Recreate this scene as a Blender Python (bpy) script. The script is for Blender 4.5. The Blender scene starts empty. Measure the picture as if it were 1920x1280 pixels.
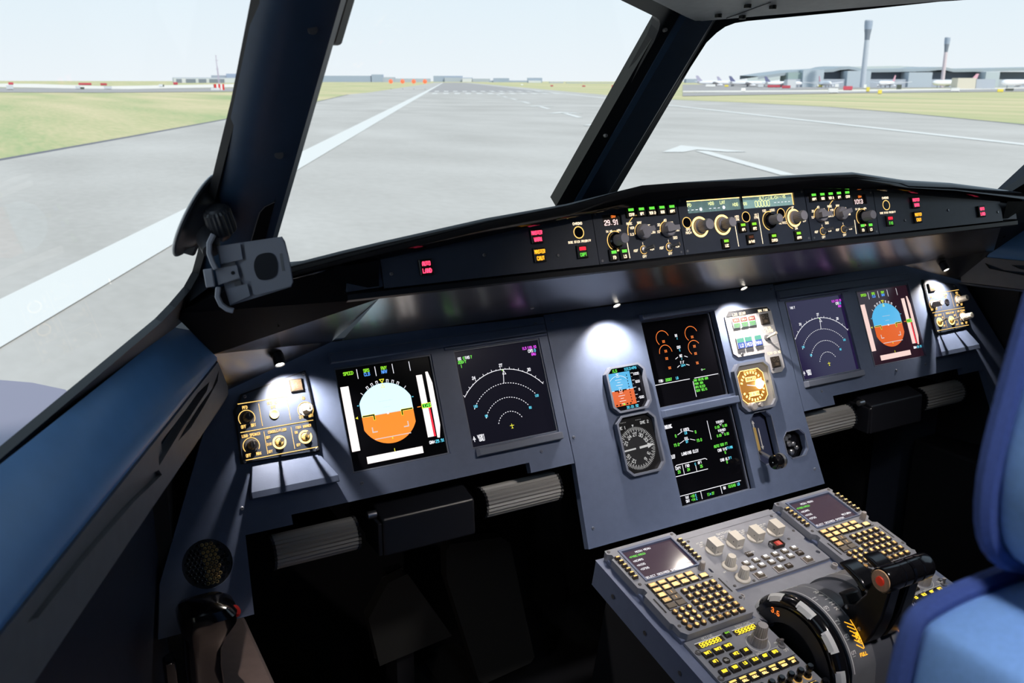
# Airliner flight deck seen from behind the captain's seat, parked on a runway.
import bpy, math, random
from math import sin, cos, pi, radians as R
from mathutils import Vector as V3, Matrix
from mathutils.geometry import tessellate_polygon
random.seed(4)
SC = bpy.context.scene
COL = SC.collection
ZO = 0.85                       # height of the instrument panel datum above the flight-deck floor

# ------------------------------------------------------------------ camera
FPX, YAW, PITCH, ROLL = 1740.2, 0.50431, 0.27371, 0.00145
CAM = V3((-1.0812, -1.27141, 0.57545 + ZO))
_f = V3((sin(YAW)*cos(PITCH), cos(YAW)*cos(PITCH), -sin(PITCH)))
_r0 = V3((cos(YAW), -sin(YAW), 0)); _u0 = _r0.cross(_f)
_r = _r0*cos(ROLL) + _u0*sin(ROLL); _u = _u0*cos(ROLL) - _r0*sin(ROLL)
cd = bpy.data.cameras.new('camera'); cam = bpy.data.objects.new('camera', cd); COL.objects.link(cam)
cam.matrix_world = Matrix(((_r.x, _u.x, -_f.x, CAM.x), (_r.y, _u.y, -_f.y, CAM.y), (_r.z, _u.z, -_f.z, CAM.z), (0, 0, 0, 1)))
cd.sensor_width = 36; cd.lens = FPX*36/1920; cd.clip_start = 0.02; cd.clip_end = 20000
cd.dof.use_dof = True; cd.dof.focus_distance = 1.75; cd.dof.aperture_fstop = 11
SC.camera = cam
def ray(px, py): return (_f*FPX + _r*(px-960) + _u*(640-py)).normalized()
def onz(px, py, z):
    d = ray(px, py); return CAM + d*((z-CAM.z)/d.z)
def onx(px, py, x):
    d = ray(px, py); return CAM + d*((x-CAM.x)/d.x)
def ony(px, py, y):
    d = ray(px, py); return CAM + d*((y-CAM.y)/d.y)

class Fr:
    """A plane with its own axes: u across, v up, n towards the viewer."""
    def __init__(s, o, U, V):
        s.o = V3(o); s.U = V3(U).normalized(); s.N = s.U.cross(V3(V)).normalized(); s.V = s.N.cross(s.U)
    def at(s, px, py, n=0):
        o = s.o + s.N*n; d = ray(px, py); X = CAM + d*((o-CAM).dot(s.N)/d.dot(s.N)) - o
        return (X.dot(s.U), X.dot(s.V))
    def w(s, u, v, n=0): return s.o + s.U*u + s.V*v + s.N*n
    def mat(s, u=0, v=0, n=0):
        p = s.w(u, v, n); U, V, N = s.U, s.V, s.N
        return Matrix(((U.x, V.x, N.x, p.x), (U.y, V.y, N.y, p.y), (U.z, V.z, N.z, p.z), (0, 0, 0, 1)))
def tilted(o, t): return Fr((o[0], o[1], o[2]+ZO), (1, 0, 0), (0, sin(t), cos(t)))
MP = tilted((0, 0, 0), R(24.93))                    # main instrument panel
GS = tilted((0, -.1155, .350), R(18.5))             # glareshield face
PD = tilted((0, -.32, -.2265), R(78.5))             # pedestal top (face of the two keyboards units)
WORLD = Fr((0, 0, 0), (1, 0, 0), (0, 1, 0))
def Zm(x0, y0, s): return lambda x, y: (x0+x/s, y0+y/s)

# ------------------------------------------------------------------ materials
def mat(name, c, rough=.5, metal=0, em=None, es=0, spec=.5, noise=0, nscale=60, bump=0, coat=0, aniso=0):
    m = bpy.data.materials.new(name); m.use_nodes = True
    nt = m.node_tree; b = nt.nodes['Principled BSDF']
    b.inputs['Base Color'].default_value = (*c, 1); b.inputs['Roughness'].default_value = rough
    b.inputs['Metallic'].default_value = metal; b.inputs['Specular IOR Level'].default_value = spec
    if coat: b.inputs['Coat Weight'].default_value = coat; b.inputs['Coat Roughness'].default_value = .05
    if em: b.inputs['Emission Color'].default_value = (*em, 1); b.inputs['Emission Strength'].default_value = es
    if noise or bump:
        tc = nt.nodes.new('ShaderNodeTexCoord'); nz = nt.nodes.new('ShaderNodeTexNoise')
        nz.inputs['Scale'].default_value = nscale; nz.inputs['Detail'].default_value = 5
        nt.links.new(tc.outputs['Object'], nz.inputs['Vector'])
        if noise:
            cr = nt.nodes.new('ShaderNodeValToRGB')
            cr.color_ramp.elements[0].color = (*[x*(1-noise) for x in c], 1); cr.color_ramp.elements[1].color = (*[min(1, x*(1+noise)) for x in c], 1)
            cr.color_ramp.elements[0].position = .3; cr.color_ramp.elements[1].position = .7
            nt.links.new(nz.outputs['Fac'], cr.inputs['Fac']); nt.links.new(cr.outputs['Color'], b.inputs['Base Color'])
        if bump:
            bp = nt.nodes.new('ShaderNodeBump'); bp.inputs['Strength'].default_value = bump; bp.inputs['Distance'].default_value = .001
            n2 = nt.nodes.new('ShaderNodeTexNoise'); n2.inputs['Scale'].default_value = nscale*12
            nt.links.new(tc.outputs['Object'], n2.inputs['Vector'])
            nt.links.new(n2.outputs['Fac'], bp.inputs['Height']); nt.links.new(bp.outputs['Normal'], b.inputs['Normal'])
    return m
def glow(name, c, s=1.0): return mat(name, (0.02, 0.02, 0.02), .4, em=c, es=s)
PANEL = mat('blue_grey_panel_paint', (.122, .158, .255), .42, noise=.06, bump=.12)
PANEL_D = mat('dark_panel_paint', (.045, .058, .09), .4, noise=.06, bump=.1)
PED = mat('pedestal_grey_paint', (.235, .245, .285), .45, noise=.05, bump=.12)
PEDSIDE = mat('pedestal_side_paint', (.13, .16, .26), .5, noise=.06, bump=.1)
SILL = mat('sill_bluelit_paint', (.15, .38, .76), .33, noise=.05, bump=.08, nscale=25)  # blue light falling on the sill is put into its base colour
CEIL = mat('overhead_grey', (.78, .79, .79), .55, noise=.05, bump=.1)
LINING = mat('lining_grey', (.23, .235, .25), .5, noise=.05, bump=.1)
NAVY = mat('post_navy_paint', (.02, .042, .085), .38, noise=.08)
BLACK = mat('matt_black', (.008, .009, .012), .45)
BLACKM = mat('dull_black', (.0035, .004, .006), .6, spec=.15)
BLACKG = mat('gloss_black', (.006, .006, .008), .13)
UNDER = mat('satin_black_underside', (.27, .27, .28), .25, .95)
RUBBER = mat('black_rubber', (.012, .012, .013), .6)
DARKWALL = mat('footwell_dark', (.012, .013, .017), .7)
TRAYB = mat('tray_plastic', (.02, .021, .027), .35, bump=.1)
RIB = mat('ribbed_grey_rubber', (.34, .33, .31), .38)
PEDALM = mat('pedal_plate', (.026, .027, .026), .6)
GLASSB = mat('screen_glass', (.004, .004, .006), .08, spec=.6)
LCD_P = mat('screen_glass_glowing_violet', (.004, .004, .006), .1, em=(.020, .011, .060), es=.75)
LCD_W = mat('screen_glass_glowing_plum', (.004, .004, .006), .1, em=(.028, .010, .018), es=.8)
LCD_C = mat('screen_glass_dim', (.004, .004, .006), .12, em=(.006, .006, .012), es=1.0)
LCD_M = mat('screen_glass_mauve', (.02, .015, .02), .12, em=(.075, .048, .066), es=.85)
BEZEL = mat('bezel_grey', (.17, .19, .25), .35)
SILVER = mat('worn_metal', (.45, .45, .47), .3, .9)
STEEL = mat('screw_steel', (.3, .3, .32), .35, .8)
GOLDM = mat('brass', (.80, .55, .18), .35, .35)
CREAM = mat('cream_knob', (.62, .58, .52), .42)
KNOBG = mat('grey_knob', (.36, .34, .345), .42)
KNOBD = mat('dark_grey_knob', (.10, .095, .10), .4)
KNOBF = mat('slate_knob', (.42, .41, .47), .42)
KEYB = mat('key_black', (.018, .014, .010), .35)
KEYBR = mat('key_brown', (.05, .036, .024), .35)
KEYT = mat('key_tan', (.16, .13, .10), .4)
WHITE = mat('white_paint', (.75, .75, .76), .45)
LEGW = mat('printed_white', (.7, .7, .68), .6)
REDB = mat('red_button', (.6, .02, .015), .35)
SEATF = mat('seat_blue_fabric', (.25, .42, .74), .85, noise=.06, nscale=300, bump=.25)
SEATP = mat('seat_blue_piping', (.055, .085, .26), .85, noise=.1, nscale=300, bump=.3)
CONSOLE = mat('console_brown_grey', (.60, .48, .44), .5, noise=.06, bump=.15)
PHONE = mat('phone_cradle_grey', (.36, .37, .43), .5, bump=.1)
PHONED = mat('phone_mount_black', (.03, .032, .04), .38)
AMB = glow('amber_backlight', (1, .60, .17), 1.5)
AMBH = glow('amber_backlight_hot', (1, .63, .2), 3.0)
AMBD = glow('amber_backlight_dim', (1, .55, .15), .55)
ORG = glow('orange_symbol', (1, .22, .03), 1.1)
ORGW = glow('orange_lit_key', (1, .42, .03), 1.7)
YEL7 = glow('yellow_digits', (1, .70, .03), 2.0)
WARM = glow('warm_white_legend', (1, .80, .55), 1.7)
GRN = glow('green_symbol', (.16, .85, .07), 1.05)
GRNY = glow('yellow_green_symbol', (.33, .9, .04), 1.0)
CYN = glow('cyan_symbol', (.12, .75, 1), 1.0)
BLU = glow('blue_symbol', (.10, .35, 1), 1.1)
MAG = glow('magenta_symbol', (.85, .08, .95), 1.1)
YEL = glow('yellow_symbol', (.9, .85, .05), 1.1)
WHT = glow('white_symbol', (.9, .9, .95), 1.15)
WHTD = glow('soft_white_symbol', (.9, .85, .85), .75)
REDE = glow('red_light', (1, .01, .03), 1.9)
PINK = glow('red_lit_legend', (1, .05, .13), 2.4)
AMBL = glow('amber_caution', (1, .42, .02), 1.8)
SKY1 = glow('attitude_sky_bright', (.55, .86, 1), 1.45); GND1 = glow('attitude_ground_bright', (1, .25, .018), 1.2)
SKY2 = glow('attitude_sky', (.10, .53, .92), .9); GND2 = glow('attitude_ground', (.85, .13, .01), .9)
TAPE1 = glow('white_tape_bright', (1, .93, .90), 1.2); TAPE2 = glow('pink_tape', (1, .72, .66), .95)
LENS = glow('lamp_lens', (1, .93, .82), 14)
FCUW = mat('fcu_window_glass', (.02, .03, .03), .15, em=(.13, .21, .205), es=2.3)
YELLP = glow('pale_yellow_legend', (.85, .9, .42), 1.2)
KEYW = glow('white_lit_key', (.95, .95, 1), 1.2)
YELLA = glow('yellow_key_bar', (1, .66, .16), 1.3)

# ------------------------------------------------------------------ stroke lettering
GL = {'A':'0004264440,0242','B':'000636453433,033342413000','C':'4536160501103041','D':'00062644422000','E':'46060040,0333','F':'460600,0333','G':'45361605011030414323','H':'0006,4046,0343','I':'2026,1636,1030','J':'4641301001','K':'0006,4603,1340','L':'060040','M':'0006234640','N':'00064046','O':'010516364541301001','P':'00063645443303','Q':'010516364541301001,2240','R':'00063645443303,2340','S':'4536160504334241301001','T':'0646,2026','U':'060110304146','V':'062046','W':'0610233046','X':'0046,0640','Y':'062346,2320','Z':'06460040',
'0':'010516364541301001','1':'152620,1030','2':'0516364544010040','3':'0516364544334241301001,1333','4':'30360242','5':'460603334241301001','6':'36160501103041423303','7':'06462320','8':'13040516364544331302011030414233','9':'10304145361605041343',
'.':'2021','-':'1333','/':'0046',':':'2122,2425','+':'0343,2521','<':'351331','>':'153311','(':'36242230','[':'36161030',')':'16242210','%':'0046,0616,3040','|':'2026','_':'0040',' ':'','^':'042644','=':'0242,0444','*':'0046,0640,0343','#':'0006464000,0343,2026'}
GLP = {k: [[(int(q[i]), int(q[i+1])) for i in range(0, len(q)-1, 2)] for q in v.split(',') if q] for k, v in GL.items()}

class MB:
    """Collects faces and links them as ONE mesh object."""
    def __init__(s): s.v = []; s.f = []; s.mi = []; s.mats = []; s.M = None
    def _m(s, m):
        if m not in s.mats: s.mats.append(m)
        return s.mats.index(m)
    def add(s, pts, faces, m):
        o = len(s.v); k = s._m(m)
        s.v += [(s.M @ V3(p))[:] if s.M else tuple(p) for p in pts]
        for f in faces: s.f.append([o+i for i in f]); s.mi.append(k)
    def poly(s, pts, m): s.add(pts, [range(len(pts))], m)
    def box(s, x0, x1, y0, y1, z0, z1, m, t=0):
        a = [(x0, y0, z0), (x1, y0, z0), (x1, y1, z0), (x0, y1, z0), (x0+t, y0+t, z1), (x1-t, y0+t, z1), (x1-t, y1-t, z1), (x0+t, y1-t, z1)]
        s.add(a, [(3, 2, 1, 0), (4, 5, 6, 7), (0, 1, 5, 4), (1, 2, 6, 5), (2, 3, 7, 6), (3, 0, 4, 7)], m)
    def key(s, x, y, w, h, z0, z1, m, t=.0012):    # a key cap: chamfered box
        c = min(t, (z1-z0)*.6); s.box(x-w/2, x+w/2, y-h/2, y+h/2, z0, z1-c, m); s.box(x-w/2, x+w/2, y-h/2, y+h/2, z1-c, z1, m, t)
    def plate(s, outer, holes, z0, z1, m, mside=None):   # polygon with holes, extruded
        if sum(a[0]*b[1]-b[0]*a[1] for a, b in zip(outer, outer[1:]+outer[:1])) < 0: outer = outer[::-1]
        hs = [h if sum(a[0]*b[1]-b[0]*a[1] for a, b in zip(h, h[1:]+h[:1])) < 0 else h[::-1] for h in holes]
        loops = [outer]+hs; flat = [p for l in loops for p in l]; n = len(flat)
        tri = tessellate_polygon([[V3((*p, 0)) for p in l] for l in loops])
        fs = []
        for t in tri:
            a, b, c = (flat[i] for i in t)
            if (b[0]-a[0])*(c[1]-a[1])-(b[1]-a[1])*(c[0]-a[0]) < 0: t = t[::-1]
            fs.append(tuple(t))
        top = [tuple(i+n for i in t) for t in fs]; bot = [t[::-1] for t in fs]
        pts = [(*p, z0) for p in flat]+[(*p, z1) for p in flat]
        s.add(pts, top+bot, m)
        sd = []; o = 0
        for l in loops:
            k = len(l)
            for i in range(k): a, b = o+i, o+(i+1) % k; sd.append((a, b, b+n, a+n))
            o += k
        s.add(pts, sd, mside or m)
    def lathe(s, prof, m, c=(0, 0, 0), seg=24, ax=2, rib=0):   # profile of (radius, height); ribs modulate the radius
        pts = []; fs = []
        for r, h in prof:
            for i in range(seg):
                a = 2*pi*i/seg; rr = r*(1-rib*(i % 2)); x, y = rr*cos(a), rr*sin(a)
                p = {2: (x, y, h), 0: (h, x, y), 1: (y, h, x)}[ax]
                pts.append((p[0]+c[0], p[1]+c[1], p[2]+c[2]))
        for j in range(len(prof)-1):
            for i in range(seg): a = j*seg+i; b = j*seg+(i+1) % seg; fs.append((a, b, b+seg, a+seg))
        fs.append(tuple(range(seg))[::-1]); fs.append(tuple(range((len(prof)-1)*seg, len(prof)*seg)))
        s.add(pts, fs, m)
    def cyl(s, c, r, h, m, seg=20, ax=2, r2=None): s.lathe([(r, 0), (r if r2 is None else r2, h)], m, c, seg, ax)
    def tube(s, path, r, m, seg=8, closed=False):
        P = [V3(p) for p in path]; pts = []; fs = []; n = len(P); up = None
        rr = r if isinstance(r, (list, tuple)) else [r]*n
        for i in range(n):
            t = (P[(i+1) % n]-P[i-1]) if closed else (P[min(i+1, n-1)]-P[max(i-1, 0)])
            t.normalize()
            if up is None: up = t.orthogonal().normalized()
            up = (up - t*up.dot(t)).normalized(); b = t.cross(up)
            for k in range(seg): a = 2*pi*k/seg; pts.append(P[i]+(up*cos(a)+b*sin(a))*rr[i])
        for i in range(n if closed else n-1):
            for k in range(seg):
                a = i*seg+k; b = i*seg+(k+1) % seg; j = ((i+1) % n)*seg
                fs.append((a, b, j+(k+1) % seg, j+k))
        if not closed: fs += [tuple(range(seg))[::-1], tuple(range((n-1)*seg, n*seg))]
        s.add(pts, fs, m)
    def loft(s, secs, m, closed=False, caps=False):
        n = len(secs[0]); pts = [p for q in secs for p in q]; fs = []
        for j in range(len(secs)-1):
            for i in range(n if closed else n-1): a = j*n+i; b = j*n+(i+1) % n; fs.append((a, b, b+n, a+n))
        if caps: fs += [tuple(range(n))[::-1], tuple(range((len(secs)-1)*n, len(secs)*n))]
        s.add(pts, fs, m)
    # flat drawing on a face at height z
    def rect(s, x0, x1, y0, y1, z, m): s.poly([(x0, y0, z), (x1, y0, z), (x1, y1, z), (x0, y1, z)], m)
    def line(s, pts, w, m, z, closed=False):
        pts = list(pts)+([pts[0]] if closed else [])
        for a, b in zip(pts, pts[1:]):
            dx, dy = b[0]-a[0], b[1]-a[1]; L = math.hypot(dx, dy) or 1e-9; ex, ey = dx/L*w*.5, dy/L*w*.5
            if len(pts) == 2: ex2 = ey2 = 0
            else: ex2, ey2 = ex, ey
            s.poly([(a[0]-ex2+ey, a[1]-ey2-ex, z), (b[0]+ex2+ey, b[1]+ey2-ex, z), (b[0]+ex2-ey, b[1]+ey2+ex, z), (a[0]-ex2-ey, a[1]-ey2+ex, z)], m)
    def arc(s, c, r, a0, a1, w, m, z, n=24, dash=0):   # angles in degrees, clockwise from up
        P = [(c[0]+r*sin(R(a0+(a1-a0)*i/n)), c[1]+r*cos(R(a0+(a1-a0)*i/n))) for i in range(n+1)]
        if dash:
            for i in range(0, n, 2): s.line(P[i:i+2], w, m, z)
        else:
            ri, ro = r-w/2, r+w/2
            for i in range(n):
                A = [R(a0+(a1-a0)*(i+k)/n) for k in (0, 1)]
                s.poly([(c[0]+ri*sin(A[0]), c[1]+ri*cos(A[0]), z), (c[0]+ri*sin(A[1]), c[1]+ri*cos(A[1]), z), (c[0]+ro*sin(A[1]), c[1]+ro*cos(A[1]), z), (c[0]+ro*sin(A[0]), c[1]+ro*cos(A[0]), z)], m)
    def disc(s, c, r, m, z, n=20): s.poly([(c[0]+r*cos(2*pi*i/n), c[1]+r*sin(2*pi*i/n), z) for i in range(n)], m)
    def ring(s, c, r, w, m, z): s.arc(c, r, 0, 360, w, m, z, 28)
    def text(s, t, x, y, h, m, z, al=0, wd=.17, ws=.62, rot=0):   # al 0 centre, -1 left, 1 right; (x, y) is the middle of the line
        k = h/6; adv = h*ws+h*.19; gw = h*ws/4; L = len(t)*adv-h*.19
        x0 = {0: -L/2, -1: 0, 1: -L}[al]; ca, sa = cos(rot), sin(rot)
        for i, ch in enumerate(t):
            for pl in GLP.get(ch, []):
                q = [(x0+i*adv+a*gw, (b-3)*k) for a, b in pl]
                s.line([(x+a*ca-b*sa, y+a*sa+b*ca) for a, b in q]+([] if len(q) != 2 else []), h*wd, m, z)
    def build(s, name, parent=None, label=None, smooth=False, bevel=0, bseg=2, sub=0, mw=None, ang=40):
        me = bpy.data.meshes.new(name); me.from_pydata(s.v, [], s.f)
        for m in s.mats: me.materials.append(m)
        me.polygons.foreach_set('material_index', s.mi)
        if smooth:
            me.polygons.foreach_set('use_smooth', [True]*len(me.polygons)); me.update(); me.set_sharp_from_angle(angle=R(ang))
        me.update()
        o = bpy.data.objects.new(name, me); COL.objects.link(o)
        if parent: o.parent = parent
        if mw: o.matrix_world = mw
        if label: o['label'] = label
        if bevel:
            b = o.modifiers.new('bevel', 'BEVEL'); b.width = bevel; b.segments = bseg; b.limit_method = 'ANGLE'; b.angle_limit = R(35)
        if sub:
            b = o.modifiers.new('sub', 'SUBSURF'); b.levels = b.render_levels = sub
        return o

def tag(o, label, cat, group=None, kind=None):
    o['label'] = label; o['category'] = cat
    if group: o['group'] = group
    if kind: o['kind'] = kind
    return o
def thing(name, label, cat, fr=WORLD, u=0, v=0, n=0, group=None, rot=0):
    o = bpy.data.objects.new(name, None); COL.objects.link(o); o.empty_display_size = .02
    o.matrix_world = fr.mat(u, v, n) @ Matrix.Rotation(rot, 4, 'Z'); o.rotation_mode = 'XYZ'
    return tag(o, label, cat, group)
def struct(name, mb, label, cat='structure', parent=None, **k):
    o = mb.build(name, parent, **k)
    if not parent: tag(o, label, cat, kind='structure')
    return o
def dup(src, loc=None, mw=None, label=None, group=None):     # a copy of a thing with copies of its parts and sub-parts
    r = src.copy(); COL.objects.link(r)
    if mw: r.matrix_world = mw
    elif loc: r.location = loc
    if label: r['label'] = label
    if group: r['group'] = group
    for ch in list(src.children):
        c = ch.copy(); COL.objects.link(c); c.parent = r
        for g in list(ch.children):
            d = g.copy(); COL.objects.link(d); d.parent = c
    return r
def octagon(w, h, c, cx=0, cy=0): return [(cx-w+c, cy-h), (cx+w-c, cy-h), (cx+w, cy-h+c), (cx+w, cy+h-c), (cx+w-c, cy+h), (cx-w+c, cy+h), (cx-w, cy+h-c), (cx-w, cy-h+c)]
def rectp(x0, x1, y0, y1): return [(x0, y0), (x1, y0), (x1, y1), (x0, y1)]
def circ(cx, cy, r, n=20): return [(cx+r*cos(2*pi*i/n), cy+r*sin(2*pi*i/n)) for i in range(n)]
def screw(parent, x, y, z, r=.0032, m=None):
    b = MB(); b.lathe([(r, 0), (r, .0008), (r*.75, .0014)], m or STEEL, (x, y, z), 12); b.box(x-r*.7, x+r*.7, y-r*.12, y+r*.12, z+.0014, z+.00155, BLACK)
    return b.build('screw', parent)
# ------------------------------------------------------------------ main instrument panel
panel = thing('instrument_panel', 'blue-grey main instrument panel below the glareshield, holding all six large screens', 'instrument panel', MP)
UP, UN, VD = .5757, .3709, .0777           # centres of the two side screens
def side_outline(s):
    p = [(.2712, .196), (.2712, -.0635), (.357, -.0635), (.357, -.0460), (.762, -.0460), (.762, -.0605), (.8316, -.0605), (.838, -.172), (.968, -.172), (.955, -.10), (.812, .2105)]
    return [(s*a, b) for a, b in p]
def sq(cx, cy, h): return rectp(cx-h, cx+h, cy-h, cy+h)
for s, nm in ((-1, 'captain'), (1, 'first officer')):
    b = MB()
    holes = [sq(s*UP, VD, .0825), sq(s*UN, VD, .0825)]
    if s < 0: holes.append(circ(-.889, -.088, .0345, 32))
    b.plate(side_outline(s), holes, -.014, 0, PANEL)
    fp = b.build('faceplate', panel, bevel=.0012)
    b = MB()      # long hood over the two screens, with a step between them
    x0, x1 = sorted((s*.2725, s*.664)); b.box(x0, x1, .1665, .1845, 0, .006, PANEL, .002)
    x0, x1 = sorted((s*.2725, s*.470)); b.box(x0, x1, .1615, .1672, 0, .004, PANEL, .001)
    b.build('screen_hood', panel, bevel=.001)
    b = MB(); x0, x1 = sorted((s*.287, s*.449)); b.box(x0, x1, -.0195, -.0055, 0, .013, BEZEL, .0015)
    b.build('screen_ledge', panel, bevel=.001)
    b = MB()      # shelf under the lighting panel
    P = [(s*.806, .0355), (s*.706, .0355), (s*.686, -.0025), (s*.817, -.0025)]
    b.add([(*P[0], .002), (*P[1], .002), (*P[2], .017), (*P[3], .017), (s*.686, -.0125, .017), (s*.817, -.0125, .017), (s*.686, -.0125, 0), (s*.817, -.0125, 0), (*P[0], 0), (*P[1], 0)],
          [(0, 1, 2, 3) if s < 0 else (3, 2, 1, 0), (3, 2, 4, 5) if s < 0 else (5, 4, 2, 3), (5, 4, 6, 7) if s < 0 else (7, 6, 4, 5), (1, 9, 6, 4, 2) if s < 0 else (2, 4, 6, 9, 1), (0, 3, 5, 7, 8) if s < 0 else (8, 7, 5, 3, 0)], PANEL)
    b.build('shelf', panel, bevel=.0012)
b = MB()
OCT = {'isis': (-.1346, .0465, .0424, .0420, .012), 'ddrmi': (-.1347, -.0545, .0427, .0545, .013), 'tpi': (.1555, .0058, .0457, .0472, .013), 'lev': (.1573, -.096, .0266, .051, .012), 'brk': (.2293, -.121, .0288, .0268, .012)}
def octp(k, g=0): cx, cy, w, h, c = OCT[k]; return octagon(w-g, h-g, c, cx, cy)
b.plate([(-.2698, .199), (.2698, .199), (.2698, -.064), (.2790, -.2105), (-.2790, -.2105), (-.2698, -.064)],
        [rectp(-.0695, .1060, .0000, .1630), rectp(-.0695, .1060, -.1840, -.0215), octp('lev', .001), octp('brk', .001)], -.014, 0, PANEL)
b.build('faceplate', panel, bevel=.0012)
b = MB(); b.box(-.0720, .1085, .1625, .1760, 0, .011, PANEL, .0015); b.build('screen_hood', panel, bevel=.001)
b = MB(); b.box(-.0705, .1085, -.0205, -.0050, 0, .012, PANEL, .0015); b.build('screen_hood', panel, bevel=.001)
for u, v in ((-.255, .187), (-.262, -.178), (-.262, -.02), (.262, .19), (.262, -.178), (-.290, .186), (-.648, -.022), (-.33, -.032), (-.83, -.022), (.555, -.022), (.33, -.032), (.648, -.022)):
    screw(panel, u, v, 0, .0030, BEZEL)
b = MB()    # loudspeaker grille: drilled round plate set in the panel's lower corner
b.plate(circ(-.889, -.088, .0342, 32), [], -.006, -.003, BLACK)
for i in range(-5, 6):
    for j in range(-5, 6):
        x = (i+.5*(j % 2))*.0062; y = j*.0054
        if math.hypot(x, y) < .030: b.lathe([(.0025, -.0030), (.0019, -.0026), (.0019, -.0032)], GOLDM if -.004 < x < .017 else BLACKG, (-.889+x, -.088+y, 0), 10)  # gold holes in one band paint in an amber reflection
b.build('speaker_grille', panel)

# ------------------------------------------------------------------ the six large screens
def du(name, label, u, v, depth, glass, draw, w=.0815):
    t = thing(name, label, 'display screen', MP, u, v, 0, 'large square flight displays')
    b = MB(); b.plate(sq(0, 0, w+.0004), [], -depth-.004, -depth, glass)
    draw(b, -depth+.0004); b.build('screen', t)
    b = MB(); b.plate(sq(0, 0, w+.0006), [sq(0, 0, w-.0014)], -depth-.004, -depth+.0035, BEZEL); b.build('bezel', t, bevel=.0008)
    return t
def mm(*p): return [(a/1000, c/1000) for a, c in p]
def pfd(br):
    SK, GR, TP = (SKY1, GND1, TAPE1) if br else (SKY2, GND2, TAPE2)
    def d(b, z):
        m = lambda *p: mm(*p); cx, cy = -7.6, .2
        A = [(-43.4, 0)]; Rr = 48.2; k = math.degrees(math.acos(43.4/Rr))
        top = [(cx+Rr*cos(R(a)), cy+Rr*sin(R(a))) for a in [180-k-(180-2*k)*i/20 for i in range(21)]]
        b.poly([(x/1000, y/1000, z) for x, y in [(cx-43.4, 0)]+top+[(cx+43.4, 0)]], SK)
        b.poly([(x/1000, -(y-2*cy)/1000, z) for x, y in ([(cx-43.4, 0)]+top+[(cx+43.4, 0)])[::-1]], GR)
        z += .0003
        b.line(m((cx-43.4, 0), (cx+43.4, 0)), .0009, WHTD, z)
        for s in (-1, 1):     # fixed wings
            q = m((cx+s*41, .8), (cx+s*23.6, .8), (cx+s*23.6, -6)); b.line(q, .0034, YEL, z); b.line(q, .0019, GLASSB, z+.0002)
            b.line(m((cx+s*30, -19), (cx+s*30, -26), (cx+s*23, -26)), .0017, WHTD, z)
        b.rect((cx-1.8)/1000, (cx+1.8)/1000, -.0016, .0016, z, WHT)
        b.line(m((cx-29, -37.5), (cx+32, -37.5)), .0013, WHTD, z); b.rect((cx-.8)/1000, (cx+.8)/1000, -.0415, -.0385, z, YEL)
        for a in (-30, -20, -10, 10, 20, 30):
            q = [(cx/1000+r*sin(R(a+da))/1000, r*cos(R(a+da))/1000) for r, da in ((49, -1.6), (53.5, -1.6), (53.5, 1.6), (49, 1.6))]
            b.line(q, .0009, WHT, z)
        for a in (-45, 45): b.line([((cx+r*sin(R(a)))/1000, r*cos(R(a))/1000) for r in (49, 54)], .0009, WHT, z)
        b.line(m((cx-3.4, 54.5), (cx+3.4, 54.5), (cx, 49)), .0012, YEL, z, True)
        b.line(m((cx-2.6, 41.5), (cx+2.6, 41.5), (cx, 46.5)), .0009, YEL, z, True)
        for y in (10, 20): b.line(m((cx-y*.6, y), (cx+y*.6, y)), .0006, WHTD, z)
        for s in (-1, 1): b.line(m((cx+s*45, 19), (cx+s*47.5, 19)), .0012, CYN, z)
        b.rect(-.0765, -.0632, -.0500, .0520, z, TP)                                   # speed tape
        b.poly([(x/1000, y/1000, z) for x, y in ((-61.5, .3), (-57.5, 2.4), (-57.5, -1.8))], YEL)
        b.rect(-.0555, .0388, -.0728, -.0618, z, TP)                                   # heading tape
        b.line(m((-8, -61.8), (-8, -56.8)), .0010, YEL, z)
        b.rect(.0512, .0617, -.0500, .0520, z, TP)
        b.poly([(x/1000, y/1000, z) for x, y in ((62.6, -3), (64.6, -3), (65.3, -50), (61.9, -50))], REDE)
        b.poly([(x/1000, y/1000, z) for x, y in ((68.2, 55.5), (72.4, 55.5), (76.8, 36.5), (76.2, -33.5), (71.2, -53.7), (67.2, -53))][::-1], TP)
        b.rect(.0508, .0668, -.0030, .0052, z+.0003, YEL7 if br else YEL); b.rect(.0517, .0659, -.0022, .0044, z+.0005, GLASSB); b.text('004', .0572, .0011, .0056, GRN, z+.0007, 0, .2, .52); b.text('8', .0642, .0011, .0062, GRN, z+.0007, 0, .2, .52)
        b.line(m((43, 1), (49, 1)), .0012, GND1, z)
        b.text('SPEED', -.0597, .0718, .0047, GRNY, z, 0, .2, .52)
        b.text('SRS', -.0298, .0722, .0047, GRNY, z, 0, .2, .52); b.text('CLB', -.0298, .0662, .0047, BLU, z, 0, .2, .52)
        b.text('RWY', -.0003, .0720, .0047, GRNY, z, 0, .2, .52); b.text('NAV', -.0006, .0660, .0047, BLU, z, 0, .2, .52)
        for x in (-45.2, -15, 14.5, 43.5): b.line(m((x, 76.5), (x, 61)), .0010, WHT, z)
        b.text('QNH', .0565, -.0588, .0044, WHT, z, 0, .2, .52); b.text('29.91', .0705, -.0588, .0044, CYN, z, 0, .2, .52)
    return d
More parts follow.
